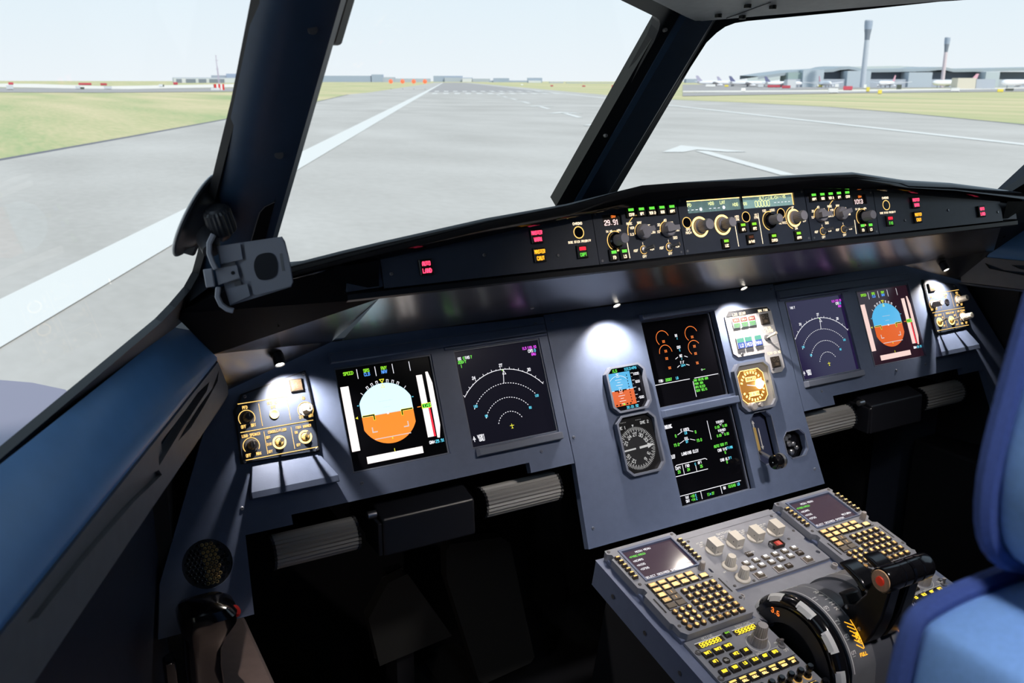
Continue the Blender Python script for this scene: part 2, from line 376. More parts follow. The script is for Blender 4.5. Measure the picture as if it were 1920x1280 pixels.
def nd(full):
    def d(b, z):
        c = (-.0008, -.058); m = lambda *p: mm(*p)
        b.arc(c, .0972, -51, 51, .0010, WHT, z, 40)
        for a in range(-50, 51, 5):
            r = .0972; L = .0036 if a % 10 == 0 else .0018
            b.line([(c[0]+q*sin(R(a)), c[1]+q*cos(R(a))) for q in (r, r+L)], .0008, WHT, z)
        for a, t in ((-30, '24'), (1, '27'), (31, '30')): b.text(t, c[0]+.1045*sin(R(a)), c[1]+.1045*cos(R(a)), .0046, WHT, z, 0, .2, .52)
        for r, a0, a1, n in ((.0735, -58, 50, 57), (.0490, -65, 52, 43), (.0250, -72, 62, 25)): b.arc(c, r, a0, a1, .0011, WHT, z, n, 1)
        for x, y, t in ((-60.2, -14.5, '120'), (-44, -33.5, '80'), (57.5, -15, '120'), (40.5, -33, '80')): b.text(t, x/1000, y/1000, .0036, CYN, z, 0, .2, .5)
        b.line([(c[0]+.0735*sin(R(.8)), c[1]+.0735*cos(R(.8))), (c[0]+.097*sin(R(3)), c[1]+.097*cos(R(3)))], .0010, WHT, z)
        b.line(m((1.7, 31), (7.7, 30.6), (4.5, 36.6)), .0009, WHT, z, True)
        b.poly([(x/1000, y/1000, z) for x, y in ((1, 38.5), (2.4, 36), (3.8, 38.5), (2.4, 39))][::-1], GRNY)
        b.line(m((-.8, -54), (-.8, -62)), .0010, YEL, z); b.line(m((-4.6, -57), (3, -57)), .0010, YEL, z); b.line(m((-2.6, -61.4), (1, -61.4)), .0009, YEL, z)
        if full:
            b.text('GS', -.0718, .0681, .0043, WHT, z, 0, .2, .52); b.text('0', -.0640, .0681, .0043, GRN, z, 0, .2, .52)
            b.text('200/7', -.0682, .0622, .0043, GRN, z, 0, .22, .52); b.line(m((-71, 58.5), (-71, 52.5)), .0010, GRN, z)
        b.text('TAS', -.0575 if full else -.066, .0683, .0043, WHT, z, 0, .2, .52); b.text('7', -.0500 if full else -.0580, .0683, .0043, GRN if full else WHT, z, 0, .2, .52)
        b.text('ILS', .0525, .0690, .0041, MAG, z, 0, .2, .52); b.text('110.10', .0675, .0690, .0041, MAG, z, 0, .22, .52)
        b.text('CRS', .0635, .0630, .0046, WHT, z, 0, .2, .52); b.text('0', .0722, .0630, .0046, CYN, z, 0, .2, .52); b.text('GAU', .0682, .0568, .0041, MAG, z, 0, .2, .52)
        b.text('VOR1', -.0610, -.0645, .0048, WHT, z, 0, .2, .52); b.text('GAU', -.0605, -.0700, .0048, WHT, z, 0, .2, .52)
        b.line(m((-74, -72), (-74, -62.5)), .0009, WHT, z); b.line(m((-76.2, -68), (-71.8, -68), (-74, -63.5)), .0008, WHT, z, True)
    return d
def ewd(b, z):
    def T(t, x, y, h, m, wd=.2, al=0): b.text(t, (x-10)/1000, (y-81)/1000, h*.00080, m, z, al, wd, .48)
    def Ln(p, w, m): b.line([((x-10)/1000, (y-81)/1000) for x, y in p], w/1000, m, z)
    for cx in (-27.5, 41): b.arc(((cx-10)/1000, (126.5-81)/1000), .0148, -135 if cx < 0 else -140, 75, .0012, ORG, z, 24); b.arc(((cx-10)/1000, (99.2-81)/1000), .0145, -92 if cx < 0 else -140, 90 if cx < 0 else 60, .0012, ORG, z, 24)
    for x, y in ((-27, 120.5), (-27, 102), (-28.6, 88), (-26.6, 69.7), (41.5, 120.5), (41.7, 102), (40.5, 88), (39.5, 69.7)): T('XX', x, y, 6, ORG, .2)
    for t, y, m2, t2 in (('N1', 128, CYN, '%'), ('EGT', 105.2, CYN, 'C'), ('N2', 88.5, CYN, '%'), ('F.F', 75.8, CYN, 'LB/H')):
        T(t, 5, y, 5.6, WHT, .22); T(t2, 5.5, y-5.8, 4.6, m2, .2)
    for y in (87, 71): Ln(((-9, y-3), (-2.5, y)), 1.2, WHT); Ln(((13, y), (20, y-3)), 1.2, WHT)
    T('FOB:', -57.5, 48.5, 5.6, WHT, .2, -1); T('20067', -42, 48.5, 5.6, GRN, .22, -1); T('LB', -17.5, 48.5, 5.4, CYN, .2, -1)
    Ln(((-68, 42.5), (13.5, 42.5)), 1.2, WHT); Ln(((24.5, 42.3), (83, 42.3)), 1.2, WHT); Ln(((19.5, 37), (19.5, 7)), 1.2, WHT)
    for i, t in enumerate(('GND SPLRS ARM', 'PARK BRK', 'APU BLEED', 'SEAT BELTS')): T(t, 22, 37.8-i*6.6, 5, GRN, .2, -1)
    b.line([((48-10)/1000, -.0255), ((55-10)/1000, -.0255)], .0010, GRN, z); b.ring(((46.5-10)/1000, -.0255), .0015, .0006, WHT, z)
def sd(b, z):
    def T(t, x, y, h, m, wd=.2, al=0): b.text(t, (x-10)/1000, (y+102.5)/1000, h*.00080, m, z, al, wd, .48)
    def Ln(p, w, m): b.line([((x-10)/1000, (y+102.5)/1000) for x, y in p], w/1000, m, z)
    T('ENGINE', -61, -36, 6, WHT, .24); Ln(((-71, -39.6), (-51, -39.6)), 1, WHT)
    T('F.USED', -24, -48.6, 6, WHT); T('LB', -23.7, -54.6, 5.4, CYN); T('0', -47.7, -56.2, 6, GRN); T('0', -1, -56.8, 6, GRN)
    T('OIL', -24.6, -65, 6, WHT); T('QT', -25, -70.8, 5.6, CYN); T('19.0', -50.5, -72.4, 6, GRN); T('19.0', 3, -73.2, 6, GRN)
    for y in (-53.5, -70): Ln(((-43, y-1.5), (-31, y+2.5)), 1, WHT); Ln(((-17, y+2.5), (-6, y-1.5)), 1, WHT)
    T('LANDING ELEV', -24, -91.3, 6.2, WHT); T('AIR', -64, -91.3, 6.2, WHT); Ln(((-70, -95), (-60, -95)), 1, WHT)
    T('CKPT', -58, -114.6, 5.8, WHT); T('FWD', -36.5, -114, 5.8, WHT); T('AFT', -7, -113.6, 5.8, WHT); T('C', -18, -114.5, 5, CYN)
    T('23', -58, -121.5, 5.8, GRN); T('24', -36, -121.2, 5.8, GRN); T('25', -5.5, -121, 5.8, GRN)
    Ln(((-64, -111), (-60, -108.6), (7, -108.6), (10.5, -111)), 1.2, WHT); Ln(((-68, -128.6), (8, -128.6)), 1.2, WHT); Ln(((-47.4, -110), (-47.4, -128)), 1.1, WHT); Ln(((-18, -117), (-18, -128)), 1.1, WHT)
    Ln(((-71, -164.6), (78, -164.6)), 1.2, WHT); Ln(((-20, -164.6), (-20, -179.5)), 1.2, WHT); Ln(((27.7, -164.6), (27.7, -179.5)), 1.2, WHT)
    T('TAT', -53, -169.9, 5.6, WHT); T('+18', -40.5, -169.9, 5.6, GRN); T('C', -32.5, -169.9, 5.2, CYN); T('SAT', -53, -176.4, 5.6, WHT); T('+14', -40.5, -176.4, 5.6, GRN); T('C', -32.5, -176.4, 5.2, CYN)
    T('11', -4, -174.4, 6, GRN); T('H', 1, -174.6, 4.6, CYN); T('37', 7, -174.4, 5.4, GRN)
    T('GW', 36, -170.2, 5.8, WHT); T('151540', 54, -170, 5.8, GRN); T('LB', 70.5, -169.8, 5.6, CYN)
    Ln(((31.2, -41), (31.2, -77)), 1.2, WHT)
    for y, t in ((-48, 'VIB(N1)'), (-64.2, 'VIB(N2)')): T(t, 61, y, 5.2, WHT); T('0.00', 51.5, y-9, 5.2, GRN); T('0.00', 70, y-9, 5.2, GRN); Ln(((57.5, y-4.6), (64.5, y-4.6)), .8, WHT); Ln(((61, y-4.6), (61, y-8)), .8, WHT)
    T('AUTO', 39.7, -91.4, 5.8, GRN); T('500 FT', 58, -91, 5.6, GRN); T('CAB V/S', 51, -100.2, 5.8, WHT); T('FT/MN', 69.5, -99.6, 5.4, CYN); T('0', 56.7, -106.6, 5.6, GRN); T('CAB ALT', 52, -118.8, 5.8, WHT); T('FT', 66, -118.8, 5.4, CYN); T('0', 55.6, -124.8, 5.6, GRN)
du('display_unit', "captain's outboard screen with bright white sky and orange ground attitude display", -UP, VD, .006, GLASSB, pfd(1))
du('display_unit', "captain's black navigation screen with white dotted range arcs, left of the centre panel", -UN, VD, .006, LCD_C, nd(1))
du('display_unit', 'upper centre screen with orange XX engine gauges and green memo lines', .0183, .0811, .014, GLASSB, ewd)
du('display_unit', 'lower centre screen listing engine oil, landing elevation and cabin temperatures', .0183, -.1025, .014, GLASSB, sd)
du('display_unit', "first officer's violet navigation screen with dotted range arcs, right of the gear panel", UN+.004, VD, .006, LCD_P, nd(0))
du('display_unit', "first officer's outboard screen with blue sky and orange ground attitude display", UP+.004, VD, .006, LCD_W, pfd(0))

# ------------------------------------------------------------------ lighting panels
def knob(t, x, y, z, r, h, m, name='knob', skirt=0, ribs=.10):
    b = MB()
    if skirt: b.lathe([(skirt, z), (skirt*.95, z+.0025), (r*1.02, z+.003)], m, (x, y, 0), 24)
    b.lathe([(r, z+(.003 if skirt else 0)), (r*.94, z+h*.94), (r*.80, z+h)], m, (x, y, 0), 36, 2, ribs)
    b.box(x-.0006, x+.0006, y, y+r*.72, z+h, z+h+.0003, LEGW)
    return b.build(name, t, smooth=True, ang=30)
def toggle(t, x, y, z, m, dx=0, dy=.006, L=.020, base=None, ring=None):
    b = MB(); b.lathe([(.0062, z), (.0055, z+.003), (.004, z+.0035)], base or STEEL, (x, y, 0), 16)
    if ring: b.arc((x, y), .0088, 0, 360, .0028, ring, z+.0003, 24)
    b.tube([(x, y, z+.003), (x+dx*.5, y+dy*.5, z+L*.6), (x+dx, y+dy, z+L)], [.0018, .0022, .0032], m, 10)
    return b.build('toggle_switch', t, smooth=True)
def lightpanel(s):
    side = "captain's" if s < 0 else "first officer's"
    t = thing('lighting_panel', side+' cream-lit lighting control panel with knobs and toggles at the outboard panel end', 'control panel', MP, s*.762, .1, 0, 'outboard lighting panels')
    X = lambda u: (u+.762)*(-s)      # captain coordinates to local, mirrored on the other side
    Y = lambda v: v-.1
    b = MB()
    out = [(-.8186, .1192), (-.8051, .1420), (-.7039, .1633), (-.7010, .0997), (-.7041, .0374), (-.8212, .0406)]
    b.plate([(X(u), Y(v)) for u, v in out], [], 0, .0035, BLACK)
    b.plate([(X(u+(.0022 if u < -.76 else -.0022)), Y(v-(.002 if v > .1 else -.002))) for u, v in out], [], .0035, .0045, PANEL_D)
    z = .0049
    def L(p, w=.0011, m=AMB): b.line([(X(u), Y(v)) for u, v in p], w, m, z)
    def T(tx, u, v, h=.0052): b.text(tx, X(u), Y(v), h*.80, AMB, z, 0, .19, .42)
    L(((-.812, .128), (-.737, .128))); L(((-.815, .0861), (-.706, .0861))); L(((-.815, .045), (-.706, .045)))
    L(((-.782, .124), (-.782, .090)), .0009); L(((-.7395, .128), (-.7395, .092)), .0009); L(((-.7815, .082), (-.7815, .048)), .0009); L(((-.741, .0815), (-.741, .0485)), .0009)
    T('PFD', -.8025, .1215); T('PFD/ND', -.762, .1218); T('XFR', -.762, .1155); T('ND', -.7147, .1215)
    T('OFF', -.809, .0938); T('BRT', -.7945, .0938); T('OFF', -.7225, .0936); T('BRT', -.708, .0936)
    T('LOUD SPEAKER', -.8005, .0800, .0046); T('CONSOLE/FLOOR', -.7620, .0795, .0044); T('FOOT WARMER', -.7222, .0790, .0044)
    T('BRT', -.7765, .0722, .0045); T('DIM', -.7768, .0620, .0045); T('OFF', -.7768, .0510, .0045); T('OFF', -.809, .0512); T('MAX', -.7940, .0514); T('ON', -.7347, .0722, .0045); T('OFF', -.7342, .0532, .0045)
    for u, v in ((-.8025, .1055), (-.7147, .1035), (-.8028, .0645)): b.arc((X(u), Y(v)), .0118, -125, 125, .0011, AMB, z, 24)
    b.build('faceplate', t, bevel=.0006)
    KM = KNOBD if s < 0 else CREAM
    for u, v in ((-.8025, .1055), (-.8028, .0645)): knob(t, X(u), Y(v), .0045, .0068, .024, KM, skirt=.0100)
    knob(t, X(-.7147), Y(.1035), .0045, .0068, .024, CREAM, skirt=.0100)
    toggle(t, X(-.7617), Y(.0622), .0045, SILVER, 0, .002, .022, GOLDM, AMBH)
    toggle(t, X(-.7222), Y(.0632), .0045, SILVER, 0, .004, .022, GOLDM, AMBH)
    b = MB(); b.lathe([(.0072, .0045), (.0068, .0058), (.0055, .0058), (.0045, .0050)], GOLDM if s < 0 else BLACKG, (X(-.762), Y(.1047), 0), 24); b.build('transfer_button', t, smooth=True)
    b = MB(); x, y = X(-.7222), Y(.1425); b.key(x, y, .019, .019, .0045, .0085, KEYB)
    b.rect(x-.0078, x+.0078, y-.0078, y+.0078, .0086, KEYBR); b.text('GPWS', x, y+.0038, .0044, AMBD, .0089, 0, .2); b.rect(x-.0058, x+.0058, y-.0066, y-.0005, .0089, AMBD); b.rect(x-.0051, x+.0051, y-.0060, y-.0011, .0091, KEYBR); b.text('G/S', x, y-.0036, .0036, AMBD, .0094, 0, .2)
    b.build('warning_button', t)
    for u, v in ((-.7075, .1585), (-.8000, .1375), (-.8160, .0435), (-.7080, .0420)): screw(t, X(u), Y(v), .0045, .0026)
for s in (-1, 1): lightpanel(s)

# ------------------------------------------------------------------ standby instruments on the centre panel
def bezel(t, w, h, c, g=.006, z=.010, m=BEZEL, inner=BLACK):
    b = MB(); b.plate(octagon(w, h, c), [octagon(w-g, h-g, c*.8)], 0, z, m, m); b.build('bezel', t, bevel=.0012)
t = thing('standby_instrument', 'small standby attitude instrument, blue over orange, on the centre panel', 'instrument', MP, -.1346, .0465)
bezel(t, .0424, .042, .012, .0040, .012)
b = MB(); b.plate(octagon(.0390, .0386, .010), [], 0, .003, GLASSB); z = .0034
b.rect(-.0375, .0135, -.002, .0300, z, SKY2); b.rect(-.0375, .0145, -.0300, -.002, z, GND2); z += .0003
b.text('ILS', -.018, .0340, .0045, GRN, z, 0, .2); b.text('1013', .010, .0340, .0045, CYN, z, 0, .2); b.text('HPA', .0245, .0340, .0045, CYN, z, 0, .2)
for i in range(-5, 6): b.line([(-.014-(.007 if i % 2 == 0 else .0035), -.002+i*.0048), (-.014+(.007 if i % 2 == 0 else .0035), -.002+i*.0048)], .0007, WHT, z)
b.line([(-.0375, -.002), (.0145, -.002)], .0008, WHT, z); b.rect(-.0158, -.0122, -.004, 0, z+.0002, GLASSB); b.line([(-.0158, -.004), (-.0122, -.004), (-.0122, 0), (-.0158, 0)], .0006, WHT, z+.0004, True)
for sx in (-1, 1): b.line([(-.014+sx*.012, -.002), (-.014+sx*.005, -.002), (-.014+sx*.005, -.0045)], .0022, GLASSB, z+.0002)
b.arc((-.014, -.001), .0255, -45, 45, .0007, WHT, z, 16); b.line([(-.0165, .0285), (-.0115, .0285), (-.014, .0245)], .0008, WHT, z, True)
for i in range(9): b.rect(.0150, .0162 if i % 2 else .0205, -.0277+i*.0066, -.0270+i*.0066, z, WHT)
for i, tx in enumerate(('-500', '0', '500', '1000')): b.text(tx, .0262, -.0205+i*.0145, .0040, WHT, z, 0, .2)
for i in range(10): b.rect(.0045, .0062, -.025+i*.0052, -.0225+i*.0052, z+.0002, GLASSB)
for i in range(12): b.rect(-.0385, -.0372, -.0292+i*.0049, -.0270+i*.0049, z, WHT)
for i in range(5): b.rect(-.030+i*.0075, -.0265+i*.0075, -.0287, -.0262, z+.0002, GLASSB)
b.rect(-.0150, -.0105, -.0290, -.0260, z+.0003, GRNY); b.text('30.01.92', .004, -.0342, .0040, CYN, z, 0, .2)
b.build('screen', t)
t = thing('radio_compass_dial', 'black radio compass dial with white numbers and a white needle', 'instrument', MP, -.1347, -.0545)
bezel(t, .0427, .0545, .013, .0040, .012)
b = MB(); b.plate(octagon(.0392, .0510, .011), [], 0, .003, mat('dial_black', (.010, .010, .011), .3)); z = .0034
c = (-.0050, -.0075); W2 = glow('dial_white', (.85, .85, .85), .62)
b.disc(c, .0400, BLACK, z); z += .0003
for a in range(0, 360, 5): b.line([(c[0]+r*sin(R(a)), c[1]+r*cos(R(a))) for r in ((.0300 if a % 10 == 0 else .0328), .0378)], .0011 if a % 10 == 0 else .0008, W2, z)
for i, tx in enumerate(('27', '30', '33', '', '3', '6', '', '12', '15', '', '21', '24')): b.text(tx, c[0]+.0248*sin(R(i*30+1)), c[1]+.0248*cos(R(i*30+1)), .0058, W2, z, 0, .2, rot=-R(i*30))
b.line([(c[0]-.036, c[1]-.001), (c[0]-.004, c[1])], .0028, W2, z+.001); b.line([(c[0]+.004, c[1]), (c[0]+.024, c[1]+.001)], .0040, W2, z+.001)
b.poly([(c[0]+.022, c[1]+.0058, z+.001), (c[0]+.022, c[1]-.0042, z+.001), (c[0]+.0355, c[1]+.0012, z+.001)], W2); b.rect(c[0]-.0022, c[0]+.0022, c[1]-.003, c[1]+.003, z+.0014, TRAYB)
b.poly([(c[0]-.0022, c[1]+.0425, z), (c[0]+.0022, c[1]+.0425, z), (c[0], c[1]+.0375, z)][::-1], W2)
b.text('----', -.0235, .0415, .0040, W2, z, 0, .22); b.text('----', .009, .0418, .0040, W2, z, 0, .22); b.text('DME 2', .0215, .0355, .0046, W2, z, 0, .2); b.text('DME 1', -.0295, .0325, .0046, W2, z, 0, .2)
b.build('dial', t)
t = thing('pressure_gauge', 'glowing amber brake pressure gauge in an octagonal bezel below the gear panel', 'gauge', MP, .1555, .0058)
bezel(t, .0457, .0472, .013, .0050, .011, BEZEL)
b = MB(); b.plate(octagon(.0410, .0425, .011), [], 0, .005, mat('gauge_grey', (.30, .29, .29), .4)); b.plate(octagon(.033, .0325, .010, -.005, .0005), [], .005, .0062, mat('gauge_face_lit', (.10, .05, .01), .5, em=(1, .36, .03), es=.30)); z = .0066
b.line([(x-.005, y+.0005) for x, y in octagon(.0322, .0317, .010)], .0013, AMBH, z, True)
b.arc((-.005, .0), .0270, -75, 75, .0050, AMBH, z, 20, 1); b.arc((-.005, 0), .0270, 105, 255, .0050, AMBH, z, 20, 1)
b.rect(-.019, .0075, .0095, .0185, z+.0002, AMBH); b.rect(-.019, .0075, -.0195, -.0110, z+.0002, AMBH)
b.text('BRAKES', -.0055, .0140, .0048, KEYB, z+.0006, 0, .2); b.text('PSI X 1000', -.0055, -.0152, .0040, KEYB, z+.0006, 0, .2)
b.text('ACCU PRESS', -.004, .0290, .0040, AMB, z+.0003, 0, .2)
b.line([(-.019, .004), (.003, -.001)], .0016, WHT, z+.0004); b.line([(.015, .006), (.001, .0005)], .0016, WHT, z+.0004)
b.build('dial', t)
b = MB(); b.lathe([(.010, .002), (.006, .004), (.0045, .0105), (.002, .0125)], glow('gauge_lamp', (1, .72, .25), 40), (.0125, .002, .005), 16); b.build('lamp', t)
b = MB(); b.lathe([(.0085, .005), (.0080, .014), (.006, .016)], KNOBG, (-.020, -.0390, 0), 20); b.lathe([(.0045, .005), (.004, .012)], KNOBG, (.002, -.0385, 0), 14); b.build('setting_knob', t, smooth=True)
for x, y in ((-.036, .028), (.0345, .004), (-.036, -.012)): screw(t, x, y, .005, .003)

t = thing('landing_gear_indicator_unit', 'pale landing gear and autobrake panel at the upper right of the centre panel', 'control panel', MP, .185, .1)
X = lambda u: u-.185
Y = lambda v: v-.1
out = [(.125, .0735), (.125, .147), (.137, .158), (.236, .156), (.245, .147), (.2455, .031), (.236, .0225), (.211, .0225), (.203, .033), (.203, .0655), (.136, .0655)]
b = MB(); b.plate([(X(u), Y(v)) for u, v in out], [], 0, .003, mat('gear_panel_grey', (.42, .42, .44), .45)); z = .0034
b.plate([(X(.137), Y(.157)), (X(.235), Y(.155)), (X(.243), Y(.146)), (X(.127), Y(.146))], [], .003, .0045, BLACK)
b.text('LDG GEAR', X(.160), Y(.1485), .0052, WARM, .0049, 0, .2); b.poly([(X(.178), Y(.151), .0049), (X(.184), Y(.151), .0049), (X(.181), Y(.146), .0049)][::-1], BLACK)
b.text('BRK FAN', X(.222), Y(.1485), .0044, WARM, .0049, 0, .2); b.line([(X(.203), Y(.150)), (X(.203), Y(.088))], .0010, LEGW, z)
b.line([(X(.128), Y(.1145)), (X(.242), Y(.1165))], .0010, LEGW, z); b.text('AUTO BRK', X(.166), Y(.1125), .0052, LEGW, z, 0, .2); b.text('A/SKID', X(.222), Y(.1120), .0048, WARM, z, 0, .22); b.text('N/W STRG', X(.222), Y(.1062), .0048, WARM, z, 0, .22)
b.line([(X(.135), Y(.0770)), (X(.242), Y(.0800))], .0009, LEGW, z); b.text('TERR ON ND', X(.226), Y(.0620), .0045, WARM, z, 0, .2)
b.build('faceplate', t, bevel=.0008)
for i in range(3):
    b = MB(); x, y = X(.1475+i*.0198), Y(.1315); b.key(x, y, .0188, .0205, .003, .0065, WHITE)
    b.rect(x-.0088, x+.0088, y+.0008, y+.0096, .0067, glow('red_legend_panel', (.55, .045, .025), .9) if i == 0 else bpy.data.materials['red_legend_panel']); b.text('UNLK', x, y+.0052, .0036, WARM, .0071, 0, .2)
    b.rect(x-.0088, x+.0088, y-.0098, y-.0002, .0067, glow('pale_green_panel', (.30, .62, .38), .8) if i == 0 else bpy.data.materials['pale_green_panel'])
    b.line([(x-.006, y-.0018), (x+.006, y-.0018), (x, y-.0082)], .0010, GRN, .0071, True); b.build('gear_light', t)
for i, tx in enumerate(('LO', 'MED', 'MAX')):
    b = MB(); x, y = X((.1465, .1665, .1910)[i]), Y(.0915); b.key(x, y, .0185, .0215, .003, .0070, WHITE)
    b.rect(x-.0086, x+.0086, y+.0012, y+.0100, .0072, glow('teal_panel', (.16, .72, .52), .85) if i == 0 else bpy.data.materials['teal_panel']); b.rect(x-.0086, x+.0086, y-.0102, y+.0010, .0072, glow('blue_panel', (.05, .16, .80), .9) if i == 0 else bpy.data.materials['blue_panel'])
    b.text(tx, x, y-.0050, .0058, WHT, .0076, 0, .26); b.build('autobrake_button', t)
for u, v in ((.2225, .1310), (.2240, .0435)):
    b = MB(); x, y = X(u), Y(v); b.key(x, y, .0215, .0215, .003, .0068, KEYB)
    for sx in (-1, 1): b.ring((x+sx*.0052, y+.0045), .0030, .0008, KEYT, .0070)
    b.rect(x-.006, x+.006, y-.0078, y-.0015, .0070, KEYBR); b.text('ON', x, y-.0046, .004, KEYT, .0073, 0, .2); b.build('square_button', t)
toggle(t, X(.2165), Y(.0935), .003, CREAM, .004, .005, .026)
screw(t, X(.146), Y(.0695), .003, .0035); screw(t, X(.2150), Y(.0300), .003, .003)

t = thing('landing_gear_lever', 'landing gear lever with a black wheel-shaped knob, in an octagonal slot', 'lever', MP, .1573, -.096)
bezel(t, .0270, .0514, .0125, .0016, .0015)
b = MB(); b.plate(octagon(.0262, .0506, .012), [], -.022, -.020, mat('slot_navy', (.03, .04, .09), .5)); b.rect(-.0060, -.0035, .006, .030, -.0195, LEGW); b.rect(.004, .0065, -.016, .020, -.0195, LEGW)
b.poly([(x, y, -.0194) for x, y in ((-.0085, .030), (-.001, .030), (-.00475, .037))], LEGW); b.poly([(x, y, -.0194) for x, y in ((.0015, -.016), (.0090, -.016), (.00525, -.023))][::-1], LEGW); b.build('slot', t)
b = MB(); b.box(-.0245, -.0100, -.0240, .0245, -.020, -.006, GOLDM, .002); b.build('gate_strip', t, bevel=.001)
b = MB(); b.loft([[(-.0195, -.019, -.012), (-.0085, -.022, -.012), (-.0085, -.028, -.012), (-.0195, -.025, -.012)], [(-.0335, -.0415, .048), (-.0245, -.0425, .048), (-.0245, -.0475, .048), (-.0335, -.0465, .048)]], SILVER, True, True); b.build('lever_arm', t, bevel=.001)
b = MB(); b.lathe([(.006, -.0125), (.0128, -.0115), (.0142, -.008), (.0142, -.003), (.0118, -.0015), (.0118, .0015), (.0142, .003), (.0142, .008), (.0125, .0115), (.006, .0125)], BLACKG, (-.0275, -.0450, .050), 28, 0)
b.lathe([(.0146, .0030), (.0150, .0045), (.0150, .0068), (.0144, .0085)], SILVER, (-.0275, -.0450, .050), 28, 0); b.lathe([(.0012, -.0128), (.0008, -.0132)], WHITE, (-.0275, -.0450, .050), 8, 0); b.build('wheel_knob', t, smooth=True)
t = thing('brake_selector', 'octagonal dark recess with small metal levers, right of the gear lever', 'control', MP, .2293, -.121)
bezel(t, .0292, .0272, .0122, .0016, .0015)
b = MB(); b.plate(octagon(.0284, .0264, .012), [], -.022, -.020, BLACKG); b.build('recess', t)
for x, y, r in ((-.018, .014, .0062), (-.008, .0165, .0042), (-.012, .003, .0068), (-.002, .0005, .0055), (.004, -.008, .0048), (-.010, -.014, .0060)):
    b = MB(); b.lathe([(r*.6, -.020), (r*.75, -.012), (r, -.009), (r*.95, -.004), (r*.5, -.001)], SILVER, (x, y, 0), 18); b.build('metal_knob', t, smooth=True)
# ------------------------------------------------------------------ glareshield
GW = Fr((0, 0, ZO), (1, 0, 0), (0, 1, 0))
gl = thing('glareshield', 'long black glareshield hood running across the cockpit above the instrument panel', 'glareshield', GW)
ST = [(0, .4245, .3965), (.138, .4245, .3965), (.225, .4235, .3905), (.30, .4125, .385), (.36, .4035, .3785), (.49, .392, .3645), (.643, .372, .3485), (.70, .364, .342), (.775, .352, .335)]
def sec_top(x, zc, zt):
    ax = abs(x); yb = .353-max(0, ax-.074)*.612+.01; sw = .009*max(0, ax-.14)/.5; yf = -.1155+(zt-.35)*.3346-sw
    L = max(.03, yb+.126)
    return [(x, yf+.006, zt-.004), (x, yf-.004, zt+.0005), (x, -.136, zt+.005), (x, -.141, zc-.013), (x, -.137, zc-.004), (x, -.127, zc), (x, -.09, zc-.022), (x, -.126+L, zc-.095)]
b = MB(); b.loft([sec_top(-x, a, c) for x, a, c in ST[::-1]]+[sec_top(x, a, c) for x, a, c in ST[1:]], BLACKG); b.build('coaming', gl, smooth=True, ang=50)
b = MB()
def sec_low(x):
    return [(x, -.1245, .318), (x, -.1300, .3095), (x, -.1375, .3075), (x, -.1390, .3005), (x, -.1330, .2965)]
b.loft([sec_low(x) for x in (-.70, -.35, 0, .35, .70)], BLACK); b.build('lower_lip', gl, smooth=True)
b = MB(); b.loft([[(x, -.1330, .2966), (x, -.05, .247), (x, .03, .199), (x, .082, .184)] for x in (-.655, -.33, 0, .33, .655)], UNDER); b.build('underside', gl, smooth=True)
for s in (-1, 1):
    b = MB(); m_ = MP.w(s*.832, .148, .003)-V3((0, 0, ZO)); q = [(s*.655, -.1330, .2966), (s*.848, .002, .212), m_, (s*.655, .082, .184)]; b.poly([q[0], q[1], q[3]] if s > 0 else [q[3], q[1], q[0]], UNDER); b.poly([q[1], q[2], q[3]] if s > 0 else [q[3], q[2], q[1]], UNDER); b.build('corner_underside', gl)
    b = MB(); c0, c1, c2, c3, c4, c5 = [(s*x, y, z) for x, y, z in ((.70, -.139, .346), (.775, -.127, .352), (.905, -.062, .290), (.848, .002, .212), (.655, -.1330, .2966), (.655, -.139, .349))]
    for f in ((c4, c3, c2), (c4, c2, c1), (c4, c1, c0), (c4, c0, c5)): b.poly(f if s > 0 else f[::-1], BLACKM)
    c6 = (s*.80, .02, .33); b.poly((c1, c2, c6) if s > 0 else (c6, c2, c1), BLACKM); b.poly((c2, c3, (s*.80, .09, .19), c6), BLACKM)
    b.build('end_cover', gl)
b = MB()
fo = [(.138, .0495), (.30, .0385), (.7, -.005), (.7, -.0445)]
b.M = GS.mat(); b.M = Matrix.Translation((0, 0, -ZO)) @ GS.mat()
b.plate([(x, y) for x, y in fo]+[(-x, y) for x, y in fo[::-1]], [], -.012, -.0015, BLACK); b.build('face_frame', gl)
b = MB(); b.M = Matrix.Translation((0, 0, -ZO)) @ GS.mat()
for s in (-1, 1): b.plate([(s*.6495, .0), (s*.6985, -.0045), (s*.6985, -.0435), (s*.6495, -.0415)], [], -.001, .007, PANEL_D)
b.build('end_block', gl, bevel=.001)
screw(gl, 0, 0, 0).matrix_local = Matrix.Translation((-.345, -.005, .2205)) @ Matrix.Rotation(R(149), 4, 'X')
screw(gl, 0, 0, 0).matrix_local = Matrix.Translation((.41, -.005, .2205)) @ Matrix.Rotation(R(149), 4, 'X')
GLf = Fr(GS.w(-.139, 0, 0), (cos(R(1.03)), sin(R(1.03)), 0), GS.V); GRf = Fr(GS.w(.139, 0, 0), (cos(R(1.03)), -sin(R(1.03)), 0), GS.V)

